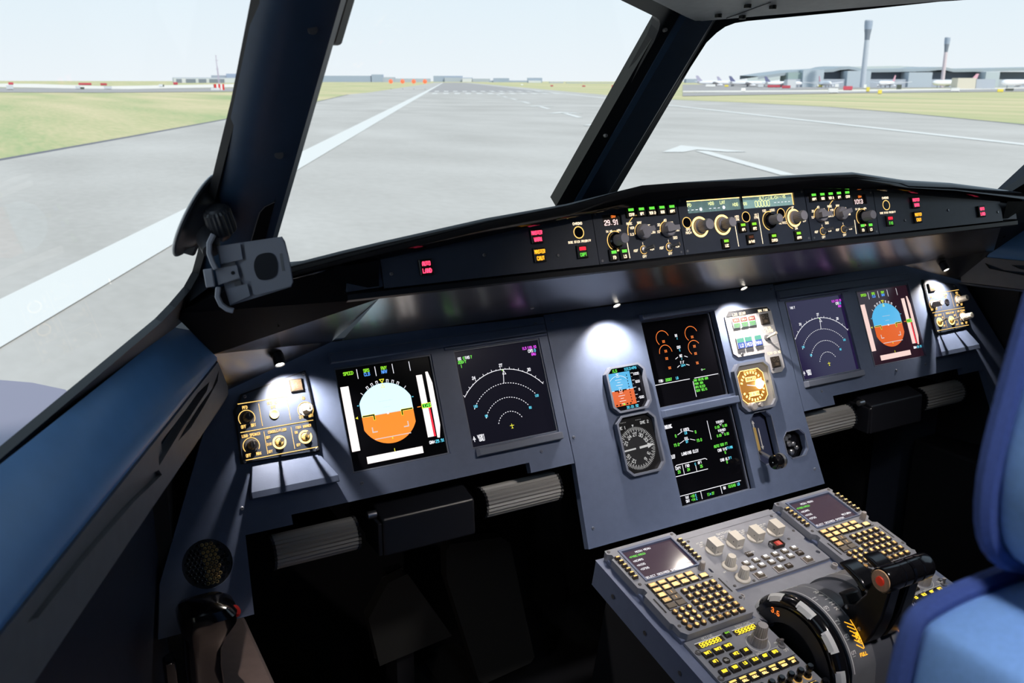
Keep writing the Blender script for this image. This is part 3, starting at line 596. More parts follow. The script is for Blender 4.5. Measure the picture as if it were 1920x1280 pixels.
def lit_button(t, x, y, top, bot, mtop, mbot, w=.0155, h=.0165, tm=None, z0=.002, name='push_button', bar=True):
    b = MB(); b.key(x, y, w, h, z0, z0+.0045, KEYB); z = z0+.0048
    if bar: b.rect(x-w*.31, x+w*.31, y+h*.10, y+h*.36, z, mtop); b.text(top, x, y+h*.23, h*.16, tm or KEYB, z+.0003, 0, .2)
    else: b.text(top, x, y+h*.22, h*.235, mtop, z, 0, .22, .42)
    b.text(bot, x, y-h*.24, h*.245, mbot, z, 0, .22, .45); return b.build(name, t)
def slate_knob(t, x, y, r, h, m=None, base=.0125, bm=None, tilt=0):
    b = MB(); b.lathe([(base, .002), (base*.95, .006), (base*.80, .008)], bm or KNOBF, (x, y, 0), 24); b.lathe([(r*1.04, .0075), (r*.95, .012), (r*.9, .016), (r*.98, h*.9), (r*.86, h)], m or KNOBF, (x, y, 0), 36, 2, .07)
    return b.build('knob', t, smooth=True, ang=30)
# --- autopilot unit in the middle
t = thing('autopilot_control_unit', 'central autopilot panel on the glareshield with two teal readout windows and five knobs', 'control panel', GS, 0, 0, 0)
b = MB(); b.plate([(-.1378, .0480), (.1378, .0480), (.1378, -.0425), (-.1378, -.0425)], [rectp(-.1192, -.0058, .0225, .0430), rectp(-.0022, .1135, .0225, .0435)], -.001, .002, PANEL_D); z = .0024
for p in (((-.0272, .0005), (-.0262, -.0385)), ((.0262, .0135), (.0267, -.0385))): b.line(p, .0013, WARM, z)
for x, y, tx in ((-.1248, -.0030, 'SPD'), (-.1248, -.0082, 'MACH'), (-.0205, .0108, 'HDG'), (-.0200, .0058, 'TRK'), (.0207, .0108, 'VS'), (.0210, .0062, 'FPA'), (.0404, .0165, '100'), (.0584, .0165, '1000'), (.1056, .0180, 'UP'), (.1071, -.0180, 'DN'), (.1290, -.0066, 'OFF'), (.0782, -.0066, 'METRIC')):
    b.text(tx, x, y, .0036, WARM, z, 0, .18)
for x, y in ((-.1252, .0082), (-.0009, .0090), (.0776, .0096)): b.ring((x, y), .0084, .0011, AMB, z); b.disc((x, y), .0076, BLACKG, z-.0002)
b.ring((-.1, -.0005), .0152, .0034, AMBH, z); b.ring((-.0529, -.0005), .0152, .0034, AMBH, z); b.arc((.0501, -.001), .0158, -165, 20, .0014, AMB, z); b.ring((.106, 0), .0140, .0032, AMBH, z); b.arc((.106, 0), .0192, -160, -15, .0013, AMB, z)
for x in (-.1325, .1325):
    for y in (-.037, .0435): b.disc((x, y), .0022, STEEL, z, 10)
b.build('faceplate', t, bevel=.0006)
for x0, x1, nm in ((-.1192, -.0058, 0), (-.0022, .1135, 1)):
    b = MB(); b.box(x0, x1, .0225, .0432, -.009, -.0015, FCUW); z = -.0011
    b.rect(x0, x1, .0418, .0432, z, AMBH)
    if not nm:
        for x, y, tx in ((-.1140, .0362, 'SPD'), (-.0672, .0363, 'HDG'), (-.0430, .0366, 'LAT'), (-.0165, .0315, 'HDG')): b.text(tx, x, y, .0048, YELLP, z, 0, .22)
        for x in (-.1165, -.1070, -.0985, -.0705, -.0610, -.0525): b.rect(x-.0024, x+.0024, .0276, .0287, z, WHT)
        for x in (-.0900, -.0418): b.disc((x, .0283), .0030, WHT, z, 14)
    else:
        b.rect(x1-.0022, x1, .0225, .0432, z, AMB)
        for x, y, tx in ((.0035, .0315, 'HDG'), (.0426, .0382, 'ALT'), (.0690, .0380, 'LVL/CH'), (.0931, .0384, 'VS')): b.text(tx, x, y, .0044, YELLP, z, 0, .22)
        b.line([(.051, .0365), (.051, .0385), (.056, .0385)], .0008, YELLP, z); b.line([(.081, .0385), (.087, .0385), (.087, .0365)], .0008, YELLP, z)
        b.text('00000', .0425, .0295, .0098, YELLP, z, 0, .14, .50)
        for x in (.0715, .0795, .0875, .0955, .1035): b.rect(x-.0022, x+.0022, .0289, .0300, z, WHT)
    b.build('readout_window', t)
slate_knob(t, -.1, -.0005, .0098, .027); slate_knob(t, -.0529, -.0005, .0088, .027); slate_knob(t, .0501, -.001, .0084, .026, None, .0135, BLACKG); slate_knob(t, .106, 0, .0094, .026)
for x, y, a in ((-.0544, -.0315, 'LOC'), (-.0138, -.0080, 'AP1'), (.0104, -.0080, 'AP2'), (.0497, -.0310, 'EXPED'), (.1063, -.0310, 'APPR')): lit_button(t, x, y, '', a, GRNY, WARM)
b = lit_button(t, -.0007, -.0292, '', 'A/THR', mat('unlit_amber', (.2, .06, .02), .5), WARM)
# --- the two navigation-display control units
def efis(s):
    fr = GLf if s < 0 else GRf; side = "captain's" if s < 0 else "first officer's"
    t = thing('display_control_unit', side+(' display control panel reading 29.91, left' if s < 0 else ' display control panel reading 1013, right')+' of the autopilot panel', 'control panel', fr, -s*.139+s*.2215, 0, 0, 'display control units')
    X = lambda u: (u+.2215)*(-s)
    b = MB(); b.plate([(X(-.3030), .0375), (X(-.1395), .0482), (X(-.1395), -.0425), (X(-.3030), -.0425)], [rectp(*sorted((X(-.2855), X(-.2500))), .0140, .0318)], -.001, .002, PANEL_D); z = .0024
    def T(tx, u, v, h=.0034): b.text(tx, X(u), v, h, WARM, z, 0, .18)
    cx, k = X(-.2150), (1 if s < 0 else 1)
    for tx, dx, dy in (('ILS', -.021, -.002), ('VOR', -.0185, .0078), ('ROSE', -.0225, .0147), ('NAV', -.0033, .0150), ('ARC', .0125, .0088), ('PLAN', .0190, -.002)): b.text(tx, cx+dx, dy, .0034, WARM, z, 0, .18)
    b.arc((cx, .0), .0278, -96, -8, .0012, AMB, z, 14); b.arc((cx, 0), .0145, -100, 0, .0010, AMB, z, 12)
    cx = X(-.1665)
    for tx, dx, dy in (('10', -.018, -.002), ('20', -.015, .0088), ('40', -.0015, .0150), ('80', .0107, .0100), ('160', .0196, -.002), ('320', .0131, -.0138)): b.text(tx, cx+dx, dy, .0036, WARM, z, 0, .18)
    b.arc((cx, 0), .0138, -100, 0, .0012, AMB, z, 12)
    cx = X(-.268); b.text('IN HG', cx-.0095, .0058, .0030, WARM, z, 0, .18); b.text('HPA', cx+.0088, .0060, .0030, WARM, z, 0, .18)
    b.arc((cx, -.0095), .0150, -150, 35, .0012, AMB, z, 20); b.arc((cx, -.0095), .0150, 160, 205, .0022, AMBH, z, 8)
    b.line([(X(-.2472), -.0130), (X(-.2465), -.0382)], .0013, WARM, z)
    for u in (-.2180, -.1677):
        cx = X(u); b.text('ADF', cx-.0150, -.0277, .0036, WARM, z, 0, .18); b.text('VOR', cx+.0160, -.0277, .0036, WARM, z, 0, .18); b.text('OFF', cx, -.0380, .0034, WARM, z, 0, .18); b.text('1', cx, -.0178, .0032, WARM, z, 0, .18)
        b.ring((cx, -.0277), .0062, .0013, AMB, z); b.disc((cx, -.0277), .0052, KEYBR, z)
    for u in (-.2975, -.1455):
        for y in (-.0375, .0335): b.disc((X(u), y), .0020, STEEL, z, 10)
    b.build('faceplate', t, bevel=.0006)
    b = MB(); xa, xb = sorted((X(-.2855), X(-.2500))); b.box(xa, xb, .0140, .0318, -.008, -.0015, KEYB); xm = (xa+xb)/2
    b.text('QNH', xm+.005, .0282, .0034, ORG, -.0011, 0, .2); b.text('29.91' if s < 0 else '1013', xm, .0195, .0070, glow('pink_white_digits', (1, .72, .70), 1.3) if s < 0 else bpy.data.materials['pink_white_digits'], -.0011, 0, .2, .58); b.build('readout_window', t)
    slate_knob(t, X(-.268), -.0095, .0088, .027, None, .0130, BLACKG)
    for u in (-.2150, -.1665):
        b = MB(); x = X(u); b.lathe([(.0122, .002), (.0118, .008), (.0108, .0115)], KNOBF, (x, 0, 0), 26)
        ang = .25 if u < -.2 else .05; q = [(-.011, -.0048), (.0135, -.0036), (.0135, .0036), (-.011, .0048)]
        b.plate([(x+a*cos(ang)-c*sin(ang), a*sin(ang)+c*cos(ang)) for a, c in q], [], .011, .0185, KNOBF); b.build('selector_knob', t, bevel=.0012, smooth=True)
    for tx, u in zip(('CSTR', 'WPT', 'VOR.D', 'NDB', 'ARPT') if s < 0 else ('ARPT', 'NDB', 'VOR.D', 'WPT', 'CSTR'), (-.2335, -.2135, -.1932, -.1734, -.1536) if s < 0 else (-.1548, -.1750, -.1948, -.2146, -.2350)): lit_button(t, X(u), .0315 if s < 0 else .0325, '', tx, GRN, WARM, .0165, .0160)
    for tx, u in zip(('FD', 'LS'), (-.2775, -.2578) if s < 0 else (-.2600, -.2800)): lit_button(t, X(u), -.0307 if s < 0 else -.0290, '', tx, GRN, WARM, .0150, .0175)
    for u in (-.2180, -.1677): toggle(t, X(u), -.0277, .0022, STEEL, .0085, .002, .016)
for s in (-1, 1): efis(s)
# --- outboard warning panels
def wing(s):
    fr = GLf if s < 0 else GRf; side = "captain's" if s < 0 else "first officer's"
    t = thing('warning_panel', side+' tapering glareshield end panel with red and amber master warning lights', 'control panel', fr, -s*.139+s*.45, 0, 0, 'glareshield end panels')
    X = lambda u: (u+.45)*(-s)
    b = MB(); b.plate([(X(-.3042), .0370), (X(-.6490), -.0020), (X(-.6490), -.0415), (X(-.3042), -.0425)], [], -.001, .0022, PANEL_D); z = .0026
    b.text('CHRONO', X(-.332), .0218, .0034, WARM, z, 0, .22); b.text('SIDE STICK PRIORITY', X(-.333), -.0052, .0030, WARM, z, 0, .22, .52)
    b.ring((X(-.332), .0085), .0086, .0014, AMB, z); b.disc((X(-.332), .0085), .0078, BLACKG, z)
    b.build('faceplate', t, bevel=.0006)
    lit_button(t, X(-.4065), .0085, 'MASTER', 'WARN', PINK, PINK, .0195, .0210, bar=False, name='warning_light'); lit_button(t, X(-.4065), -.0190, 'MASTER', 'CAUT', AMBL, AMBL, .0195, .0210, bar=False, name='caution_light')
    lit_button(t, X(-.5865), -.0195, 'AUTO', 'LAND', PINK, PINK, .0200, .0215, bar=False, name='autoland_light')
    lit_button(t, X(-.3325), -.0208, '', 'CAPT' if s < 0 else 'F/O', REDE, GRN, .0180, .0190, name='priority_light')
    for u, v in ((-.637, -.0235), (-.495, -.0110), (-.3745, -.0222)): screw(t, X(u), v, .0022, .0024)
for s in (-1, 1): wing(s)
# --- lamps under the glareshield
for i, (x, y, z, tx) in enumerate(((-.748, .041, .171, "small round lamp shining down on the captain's lighting panel"), (-.148, .036, .193, 'small round lamp above the standby instruments'), (.148, .036, .193, 'small round lamp above the landing gear panel'), (.748, .041, .171, "small round lamp shining down on the first officer's lighting panel"))):
    t = thing('panel_lamp', tx, 'lamp', GW, x, y, z, 'lamps under the glareshield')
    b = MB(); b.lathe([(.0085, .018), (.0085, .002), (.0078, 0), (.0068, 0), (.0066, .004)], BLACK, (0, 0, 0), 20); o = b.build('lamp_housing', t, smooth=True)
    b = MB(); b.lathe([(.0064, .0022), (.0045, .0006), (.001, .0002)], LENS, (0, 0, 0), 16); q = b.build('lamp_lens', t, smooth=True)
    o.matrix_local = q.matrix_local = Matrix.Rotation(R(-42), 4, 'X')
    l = bpy.data.lights.new('panel_lamp_light', 'SPOT'); l.energy = 4.4 if abs(x) < .5 else 5.4; l.color = (1, .90, .80); l.spot_size = R(112); l.spot_blend = .85; l.shadow_soft_size = .004
    lo = bpy.data.objects.new('panel_lamp_light', l); COL.objects.link(lo); lo.location = (x, y-.004, z-.005+ZO); lo.rotation_euler = (R(-2), R(0 if abs(x) < .5 else 13 if x > 0 else -13), 0)
KAM = mat('lit_key_amber', (.16, .11, .05), .45, em=(1, .50, .13), es=.30)
# ------------------------------------------------------------------ pedestal
pe = thing('centre_pedestal', 'blue-grey centre pedestal body between the seats, carrying keyboards and thrust levers', 'pedestal', PD)
b = MB()
b.plate([(-.2775, .2135), (-.115, .2135), (.115, .2135), (.2775, .2135), (.2835, -.62), (.108, -.62), (.108, .030), (-.108, .030), (-.108, -.62), (-.2835, -.62)], [], -.070, -.019, PEDSIDE); b.build('upper_body', pe, bevel=.003)
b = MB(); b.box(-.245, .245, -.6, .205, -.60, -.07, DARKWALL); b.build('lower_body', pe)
b = MB(); b.plate([(-.113, .056), (.113, .056), (.113, .0), (.0985, -.02), (-.0985, -.02), (-.113, .0)], [], -.030, -.0185, PED); b.build('centre_plate', pe, bevel=.001)
b = MB(); b.box(-.1145, .1145, .2090, .2150, -.030, -.0165, PED); b.build('front_strip', pe, bevel=.001)
for x in (-.106, .106): 
    b = MB(); b.lathe([(.0052, -.0185), (.0052, -.0105), (.0030, -.0105), (.0030, -.0125)], KNOBG, (x, .040, 0), 16); b.build('fastener', pe, smooth=True)
b = MB()
for v in (.15, .06, -.03, -.12): b.lathe([(.004, 0), (.0034, .002), (.0015, .0026)], STEEL, (-.2805, v, -.045), 10, 0)
b.build('side_screw', pe)

# --- keyboard and display units
FN = [('DIR', 0, 0), ('PROG', 1, 0), ('PERF', 2, 0), ('INIT', 3, 0), ('DATA', 4, 0), ('F-PLN', 0, 1), ('RAD/NAV', 1, 1), ('FUEL/PRED', 2, 1), ('SEC/F-PLN', 3, 1), ('ATC/COMM', 4, 1), ('MCDU/MENU', 5, 1), ('AIR/PORT', 0, 2), ('|', 1, 2), ('<-', 0, 3), ('|', 1, 3), ('', 0, 4), ('', 1, 4)]
def mcdu(label, cx):
    t = thing('flight_computer_keyboard', label, 'keyboard unit', PD, cx, .1035, 0, 'flight computer keyboards')
    X = lambda u: u+.1912; Y = lambda v: v-.1035       # drawn for the left-hand unit
    b = MB()
    out = [(-.2645, .2095), (-.1215, .2095), (-.1195, .2000), (-.1250, .1960), (-.1250, .188), (-.1180, .186), (-.1180, .1110), (-.1260, .1050), (-.1260, .0960), (-.1165, .0920), (-.1165, .0260), (-.1205, .0220), (-.1205, .010), (-.1165, .006), (-.1235, -.0050), (-.2545, -.0050), (-.2620, .0040), (-.2620, .022), (-.2655, .0255), (-.2655, .0920), (-.2575, .0960), (-.2575, .1050), (-.2655, .1110), (-.2655, .186), (-.2585, .1875), (-.2585, .196), (-.2660, .200)]
    b.plate([(X(u), Y(v)) for u, v in out], [rectp(X(-.2440), X(-.1335), Y(.1190), Y(.2010))], -.014, -.0005, PED)
    b.box(X(-.2635), X(-.1190), Y(-.0035), Y(.2085), -.03, -.012, PEDSIDE)
    z = 0
    b.line([(X(-.2490), Y(.1140)), (X(-.2490), Y(.0480)), (X(-.2120), Y(.0480)), (X(-.2120), Y(.0870)), (X(-.1330), Y(.0870))], .0016, BLACK, z-.0002); b.rect(X(-.2125), X(-.131), Y(.0862), Y(.0880), z, BLACK)
    b.rect(X(-.2588), X(-.2560), Y(.0460), Y(.0800), z, BLACK); b.rect(X(-.1262), X(-.1235), Y(.0450), Y(.0800), z, BLACK)
    for v in (.181, .171, .161, .151, .141, .131):
        b.rect(X(-.2515), X(-.2480), Y(v)-.0005, Y(v)+.0005, z, LEGW); b.rect(X(-.1320), X(-.1290), Y(v)-.0005, Y(v)+.0005, z, LEGW)
    b.build('faceplate', t, bevel=.0012)
    b = MB(); b.plate(rectp(X(-.2440), X(-.1335), Y(.1190), Y(.2010)), [rectp(X(-.2400), X(-.1355), Y(.1215), Y(.1960))], -.008, .0012, PEDSIDE); b.build('screen_surround', t, bevel=.0008)
    b = MB(); b.box(X(-.2440), X(-.1335), Y(.1190), Y(.2010), -.011, -.0030, LCD_M); z = -.0025
    def T(tx, u, v, m=WHT, al=-1, h=.0040): b.text(tx, X(u), Y(v), h, m, z, al, .18, .68)
    T('MCDU MENU', -.1990, .1895, WHT, 0); T('<FMGC(REQ)', -.2330, .1810, GRN); T('<ACARS', -.2330, .1700); T('<AIDS', -.2330, .1590); T('<CFDS', -.2330, .1485); T('RETURN>', -.1385, .1350, WHT, 1); T('SELECT DESIRED SYSTEM', -.2375, .1280, WHT, -1, .0040)
    b.build('screen', t)
    for x in (-.2560, -.1250):
        for i in range(6):
            b = MB(); v = .1835-i*.0102; b.key(X(x), Y(v), .0086, .0062, -.0005, .0048, KEYBR); b.rect(X(x)-.0032, X(x)+.0032, Y(v)-.0012, Y(v)+.0012, .0050, AMB); b.build('line_key', t)
    for tx, c, r in FN:
        b = MB(); x, y = X(-.2398+c*.0186 if c < 5 else -.1449), Y(.1065-r*.01255); b.key(x, y, .0158, .0105, -.0005, .0022, KEYBR if tx not in ('', '|') else KEYT, .0006)
        if tx not in ('', '|'):
            b.rect(x-.0067, x+.0067, y-.0041, y+.0041, .0024, mat('lit_key_tan', (.25, .20, .12), .5, em=(1, .62, .22), es=.55) if 'lit_key_tan' not in bpy.data.materials else bpy.data.materials['lit_key_tan'])
            q = tx.split('/')
            for i, w in enumerate(q): b.text(w, x, y+(0 if len(q) == 1 else .0020-.0040*i), .0032, AMBH, .0027, 0, .2)
        elif tx: b.line([(x, y-.0028), (x, y+.0028)], .0008, AMB, .0024)
        b.build('key', t)
    for i, ch in enumerate('1234567890'[:9]+'.0/'):
        b = MB(); x, y = X(-.2446+(i % 3)*.0138), Y(.0410-(i//3)*.0120); b.lathe([(.0050, -.0005), (.0050, .0032), (.0042, .0044)], KEYBR, (x, y, 0), 18); b.disc((x, y), .0037, KAM, .0045, 14); b.text(ch, x, y, .0044, AMBH if ch != '.' else ORG, .0048, 0, .2); b.build('round_key', t)
    for i, ch in enumerate('ABCDEFGHIJKLMNOPQRSTUVWXYZ-+*^'):
        b = MB(); x, y = X(-.2000+(i % 5)*.01465), Y(.0740-(i//5)*.01395); b.key(x, y, .0098, .0094, -.0005, .0046, KEYBR, .0010); b.rect(x-.0036, x+.0036, y-.0034, y+.0034, .0047, KAM)
        tx = {'*': 'OVFY', '^': 'CLR'}.get(ch, ch); b.text(tx, x, y, .0046 if len(tx) == 1 else .0025, AMBH, .0050, 0, .2); b.build('key', t)
    b = MB(); b.lathe([(.0058, -.0005), (.0050, .010), (.0046, .0145), (.0036, .0155)], KNOBG, (X(-.1375), Y(.1090), 0), 30, 2, .12); b.build('brightness_knob', t, smooth=True, ang=30)
    for u, v in ((-.2595, .2045), (-.1265, .2045), (-.2575, .1170), (-.1300, .1180), (-.2560, .0150), (-.1215, .0290)): screw(t, X(u), Y(v), -.0005, .0030, KNOBD)
mcdu("captain's keyboard and menu screen unit, on the pedestal's left front corner", -.1912)
mcdu("first officer's keyboard and menu screen unit, on the pedestal's right front corner", .1912)

# --- switching and system-page panel between the keyboards
t = thing('switching_panel', 'grey switching panel with four cream block knobs and rows of white-lit keys', 'control panel', PD, 0, .135, -.014)
Y = lambda v: v-.135
b = MB(); b.plate([(-.1150, Y(.2090)), (.1150, Y(.2090)), (.1150, Y(.1210)), (.1085, Y(.1170)), (.1085, Y(.1060)), (.1150, Y(.1020)), (.1150, Y(.0590)), (-.1150, Y(.0590)), (-.1150, Y(.102)), (-.1085, Y(.106)), (-.1085, Y(.117)), (-.1150, Y(.121))], [circ(.1065, Y(.0800), .0042, 14), circ(-.1065, Y(.0800), .0042, 14)], -.012, 0, PED); z = .0003
b.line([(-.1145, Y(.1965)), (.1145, Y(.1965))], .0006, BLACK, z); b.text('SWITCHING', -.020, Y(.1865), .0046, LEGW, z, 0, .14)
for x, q in ((-.0713, ('ATT HDG', 'NORM', 'CAPT 3')), (-.0240, ('AIR DATA', 'NORM', 'F/O 3')), (.0240, ('EIS DMC', 'NORM', 'CAPT 3')), (.0713, ('ECAM/ND XFR', 'NORM', 'F/O'))):
    for i, tx in enumerate(q): b.text(tx, x-.010, Y(.1790-.0046*i), .0026, LEGW, z, 0, .2)
b.text('UPPER DISPLAY', -.0600, Y(.1195), .0026, LEGW, z, 0, .2); b.text('BRT', -.058, Y(.1125), .0028, LEGW, z, 0, .2); b.text('OFF', -.0905, Y(.1000), .0028, LEGW, z, 0, .2); b.build('faceplate', t, bevel=.0008)
for x in (-.0713, -.0240, .0240, .0713):
    b = MB(); b.lathe([(.0152, 0), (.0150, .0032), (.0138, .0040)], CREAM, (x, Y(.1525), 0), 30)
    b.plate([(x-.0085, Y(.1525)-.0128), (x+.0085, Y(.1525)-.0128), (x+.0085, Y(.1525)+.0128), (x-.0085, Y(.1525)+.0128)], [], .0035, .0205, CREAM)
    for q in ((x-.003, Y(.1525)-.0130, .008), (x+.0087, Y(.1525), .0118), (x-.0087, Y(.1525)-.004, .0115)): b.lathe([(.0010, -.0004), (.0010, .0004)], BLACK, q, 8, 1 if abs(q[0]-x) < .005 else 0)
    b.build('block_knob', t, smooth=True, bevel=.0022, bseg=3)
for v in (.1083, .0748):
    b = MB(); b.lathe([(.0135, 0), (.0132, .0028), (.0120, .0040), (.0100, .0050)], CREAM, (-.0733, Y(v), 0), 28); b.lathe([(.0094, .0048), (.0078, .022), (.0068, .0236)], CREAM, (-.0733, Y(v), 0), 36, 2, .07); b.build('dimmer_knob', t, smooth=True, ang=30)
def skey(x, v, lit=1, w=.0125, h=.0098, fr=0, tx=''):
    b = MB(); y = Y(v)
    if fr: b.plate(rectp(x-.0098, x+.0098, y-.0080, y+.0080), [], 0, .0018, KNOBG); b.key(x, y, .0150, .0120, .0018, .0040, KEYT)
    b.key(x, y, w, h, 0 if not fr else .0038, .0040 if not fr else .0062, KEYT if lit else KEYBR); z = .0043 if not fr else .0065
    if lit: b.rect(x-w*.33, x+w*.33, y-h*.10 if not fr else y-h*.1, y+h*.36, z, KEYW)
    b.text(tx, x, y-(h*.30 if lit else 0), h*.26, LEGW if lit else WHTD, z+.0002, 0, .22); b.build('page_key', t)
for i, tx in enumerate(('ENG', 'BLEED', 'PRESS', 'ELEC', 'HYD', 'FUEL')): skey(-.0412+i*.0223, .1029, tx=tx)
for i, tx in enumerate(('APU', 'COND', 'DOOR', 'WHEEL', 'F/CTL', 'ALL')): skey(-.0405+i*.0222, .0886, i < 5, tx=tx)
for x, l, f, tx in ((-.0397, 1, 1, 'CLR'), (.0047, 1, 1, 'STS'), (.0264, 0, 0, 'RCL'), (.0714, 1, 1, 'CLR')): skey(x, .0697, l, fr=f, tx=tx)
skey(-.0186, .1205, 0, tx='T.O CONFIG')
b = MB(); x, y = .0475, Y(.1218); b.plate(rectp(x-.0135, x+.0110, y-.0085, y+.0085), [rectp(x-.0075, x+.0095, y-.0070, y+.0070)], 0, .0070, KEYB); b.box(x-.0075, x+.0095, y-.0068, y+.0068, 0, .0040, mat('guard_red', (.35, .025, .02), .4)); b.rect(x+.001, x+.0094, y-.0066, y+.0066, .0043, mat('guard_red_pale', (.65, .12, .09), .5)); b.box(x-.0165, x-.0135, y-.004, y+.004, .001, .008, STEEL); b.build('guarded_button', t, bevel=.0006)
for x, v in ((-.098, .1900), (.100, .1920), (.1080, .1430), (-.098, .066), (.058, .1340), (.0820, .1280), (-.058, .0640)): screw(t, x, Y(v), 0, .0028, KNOBD)

# --- radio and audio panels
RK = [(0, 0, 'VHF1'), (1, 0, 'VHF2'), (2, 0, 'VHF3'), (0, 1, 'HF1'), (2, 1, 'HF2'), (3, 1, 'AM'), (0, 2, 'NAV'), (1, 2, 'VOR'), (2, 2, 'LS'), (3, 2, 'MLS'), (4, 2, 'ADF'), (5, 2, 'BFO')]
def radio(s, lab):
    t = thing('radio_tuning_unit', lab, 'radio panel', PD, s*.1875, -.048, -.014, 'radio panels')
    X = lambda u: u+.1875; Y = lambda v: v+.048
    b = MB(); b.plate([(X(-.2600), Y(-.0060)), (X(-.1130), Y(-.0060)), (X(-.1130), Y(-.0915)), (X(-.2600), Y(-.0915))], [], -.010, 0, PED); z = .0003
    b.text('ACTIVE', X(-.2190), Y(-.0105), .0046, LEGW, z, 0, .2); b.text('STBY/CRS', X(-.1480), Y(-.0112), .0046, LEGW, z, 0, .2)
    b.line([(X(-.2225), Y(-.0695)), (X(-.1900), Y(-.0695))], .0009, LEGW, z); b.line([(X(-.1600), Y(-.0695)), (X(-.1290), Y(-.0695)), (X(-.1290), Y(-.0715))], .0009, LEGW, z); b.text('STBY NAV', X(-.1750), Y(-.0695), .0046, LEGW, z, 0, .2)
    b.ring((X(-.1520), Y(-.0508)), .0182, .0009, LEGW, z); b.text('ON', X(-.1255), Y(-.0625), .0042, LEGW, z, 0, .2); b.text('OFF', X(-.1205), Y(-.0800), .0042, LEGW, z, 0, .2); b.ring((X(-.1225), Y(-.0712)), .0062, .0008, LEGW, z)
    b.build('faceplate', t, bevel=.0008)
    for xa, xb in ((-.2480, -.1960), (-.1740, -.1280)):
        b = MB(); b.box(X(xa), X(xb), Y(-.0262), Y(-.0145), -.001, .0006, KEYBR); b.rect(X(xa), X(xb), Y(-.0158), Y(-.0145), .0009, WHTD); b.text('888888' if xa < -.2 else '988888', X((xa+xb)/2), Y(-.0213), .0082, YEL7, .0010, 0, .14, .62); b.build('frequency_readout', t)
    b = MB(); b.key(X(-.1870), Y(-.0195), .0095, .0105, 0, .0046, KEYB); b.text('<=>', X(-.1870), Y(-.0180), .0040, GRNY, .0049, 0, .26); b.build('transfer_key', t)
    for c, r, tx in RK:
        b = MB(); x, y = X(-.2427+c*.0197), Y(-.0402-(.0181 if r == 1 else .0388 if r == 2 else 0)); b.key(x, y, .0150, .0125, 0, .0044, KEYB); b.text(tx, x, y+.0006, .0046, YEL7, .0047, 0, .24, .46); b.build('radio_key', t)
    b = MB(); b.lathe([(.0060, 0), (.0058, .0018)], KEYB, (X(-.2235), Y(-.0605), 0), 16); b.text('SEL', X(-.2235), Y(-.0605), .0030, LEGW, .0021, 0, .2); b.build('select_lamp', t)
    b = MB(); b.lathe([(.0138, 0), (.0125, .012), (.0118, .0165)], KNOBG, (X(-.1520), Y(-.0508), 0), 36, 2, .05); b.lathe([(.0102, .0165), (.0088, .034), (.0080, .0360)], KNOBG, (X(-.1520), Y(-.0508), 0), 36, 2, .09); b.build('tuning_knob', t, smooth=True, ang=28)
    toggle(t, X(-.1225), Y(-.0712), 0, STEEL, 0, .003, .012)
    for u, v in ((-.2530, -.0310), (-.2540, -.0850), (-.1175, -.0610), (-.1185, -.0200)):
        b = MB(); b.lathe([(.0052, 0), (.0050, .0012), (.0042, .0012), (.0035, .0006)], KNOBD, (X(u), Y(v), 0), 16); b.lathe([(.0022, .0006), (.0020, .0018)], SILVER, (X(u), Y(v), 0), 10); b.build('fastener', t, smooth=True)
radio(-1, "captain's radio panel with yellow digit readouts, directly behind the left keyboard unit")
radio(1, "first officer's radio panel behind the right keyboard unit, partly hidden by the seat")
def audio(s, lab):
    t = thing('audio_control_unit', lab, 'audio panel', PD, s*.1875, -.135, -.014, 'audio panels')
    X = lambda u: u+.1875; Y = lambda v: v+.135
    b = MB(); b.plate([(X(-.2600), Y(-.0935)), (X(-.1130), Y(-.0935)), (X(-.1130), Y(-.178)), (X(-.2600), Y(-.178))], [], -.010, 0, PED); b.build('faceplate', t, bevel=.0008)
    for i, tx in enumerate(('CALL', 'CALL', 'CALL', 'CALL', 'CALL', 'MECH', 'ATT')):
        b = MB(); x, y = X(-.2450+i*.0190), Y(-.1022); b.key(x, y, .0165, .0130, 0, .0044, KEYB); b.rect(x-.0062, x+.0062, y+.0014, y+.0048, .0047, YELLA); b.text(tx, x, y-.0028, .0036, AMBH, .0047, 0, .22, .5); b.build('call_key', t)
    for r in range(2):
        for i in range(7):
            b = MB(); x, y = X(-.2430+i*.0188), Y(-.1330-r*.030); b.lathe([(.0058, 0), (.0056, .006), (.0042, .008), (.0040, .012), (.0056, .0145), (.0054, .021), (.0040, .023)], BLACKG, (x, y, 0), 18); b.lathe([(.0070, 0), (.0070, .0015)], AMBD, (x, y, 0), 16); b.build('volume_knob', t, smooth=True)
    for i in range(3):
        b = MB(); x, y = X(-.1335-i*.026), Y(-.1490); b.key(x, y, .0135, .0100, 0, .004, KEYB); b.rect(x-.0055, x+.0055, y-.0012, y+.0022, .0043, YELLA); b.line([(x-.0075, y-.006), (x+.0075, y-.006), (x+.0075, y+.006), (x-.0075, y+.006)], .0008, AMB, .0004, True); b.build('square_key', t)
    for u, v in ((-.1165, -.1180), (-.2555, -.1180)): screw(t, X(u), Y(v), 0, .0036, SILVER)
audio(-1, "captain's audio panel with CALL keys and black knobs, behind the left radio panel")
audio(1, "first officer's audio panel with CALL keys, right of the thrust levers beside the seat")

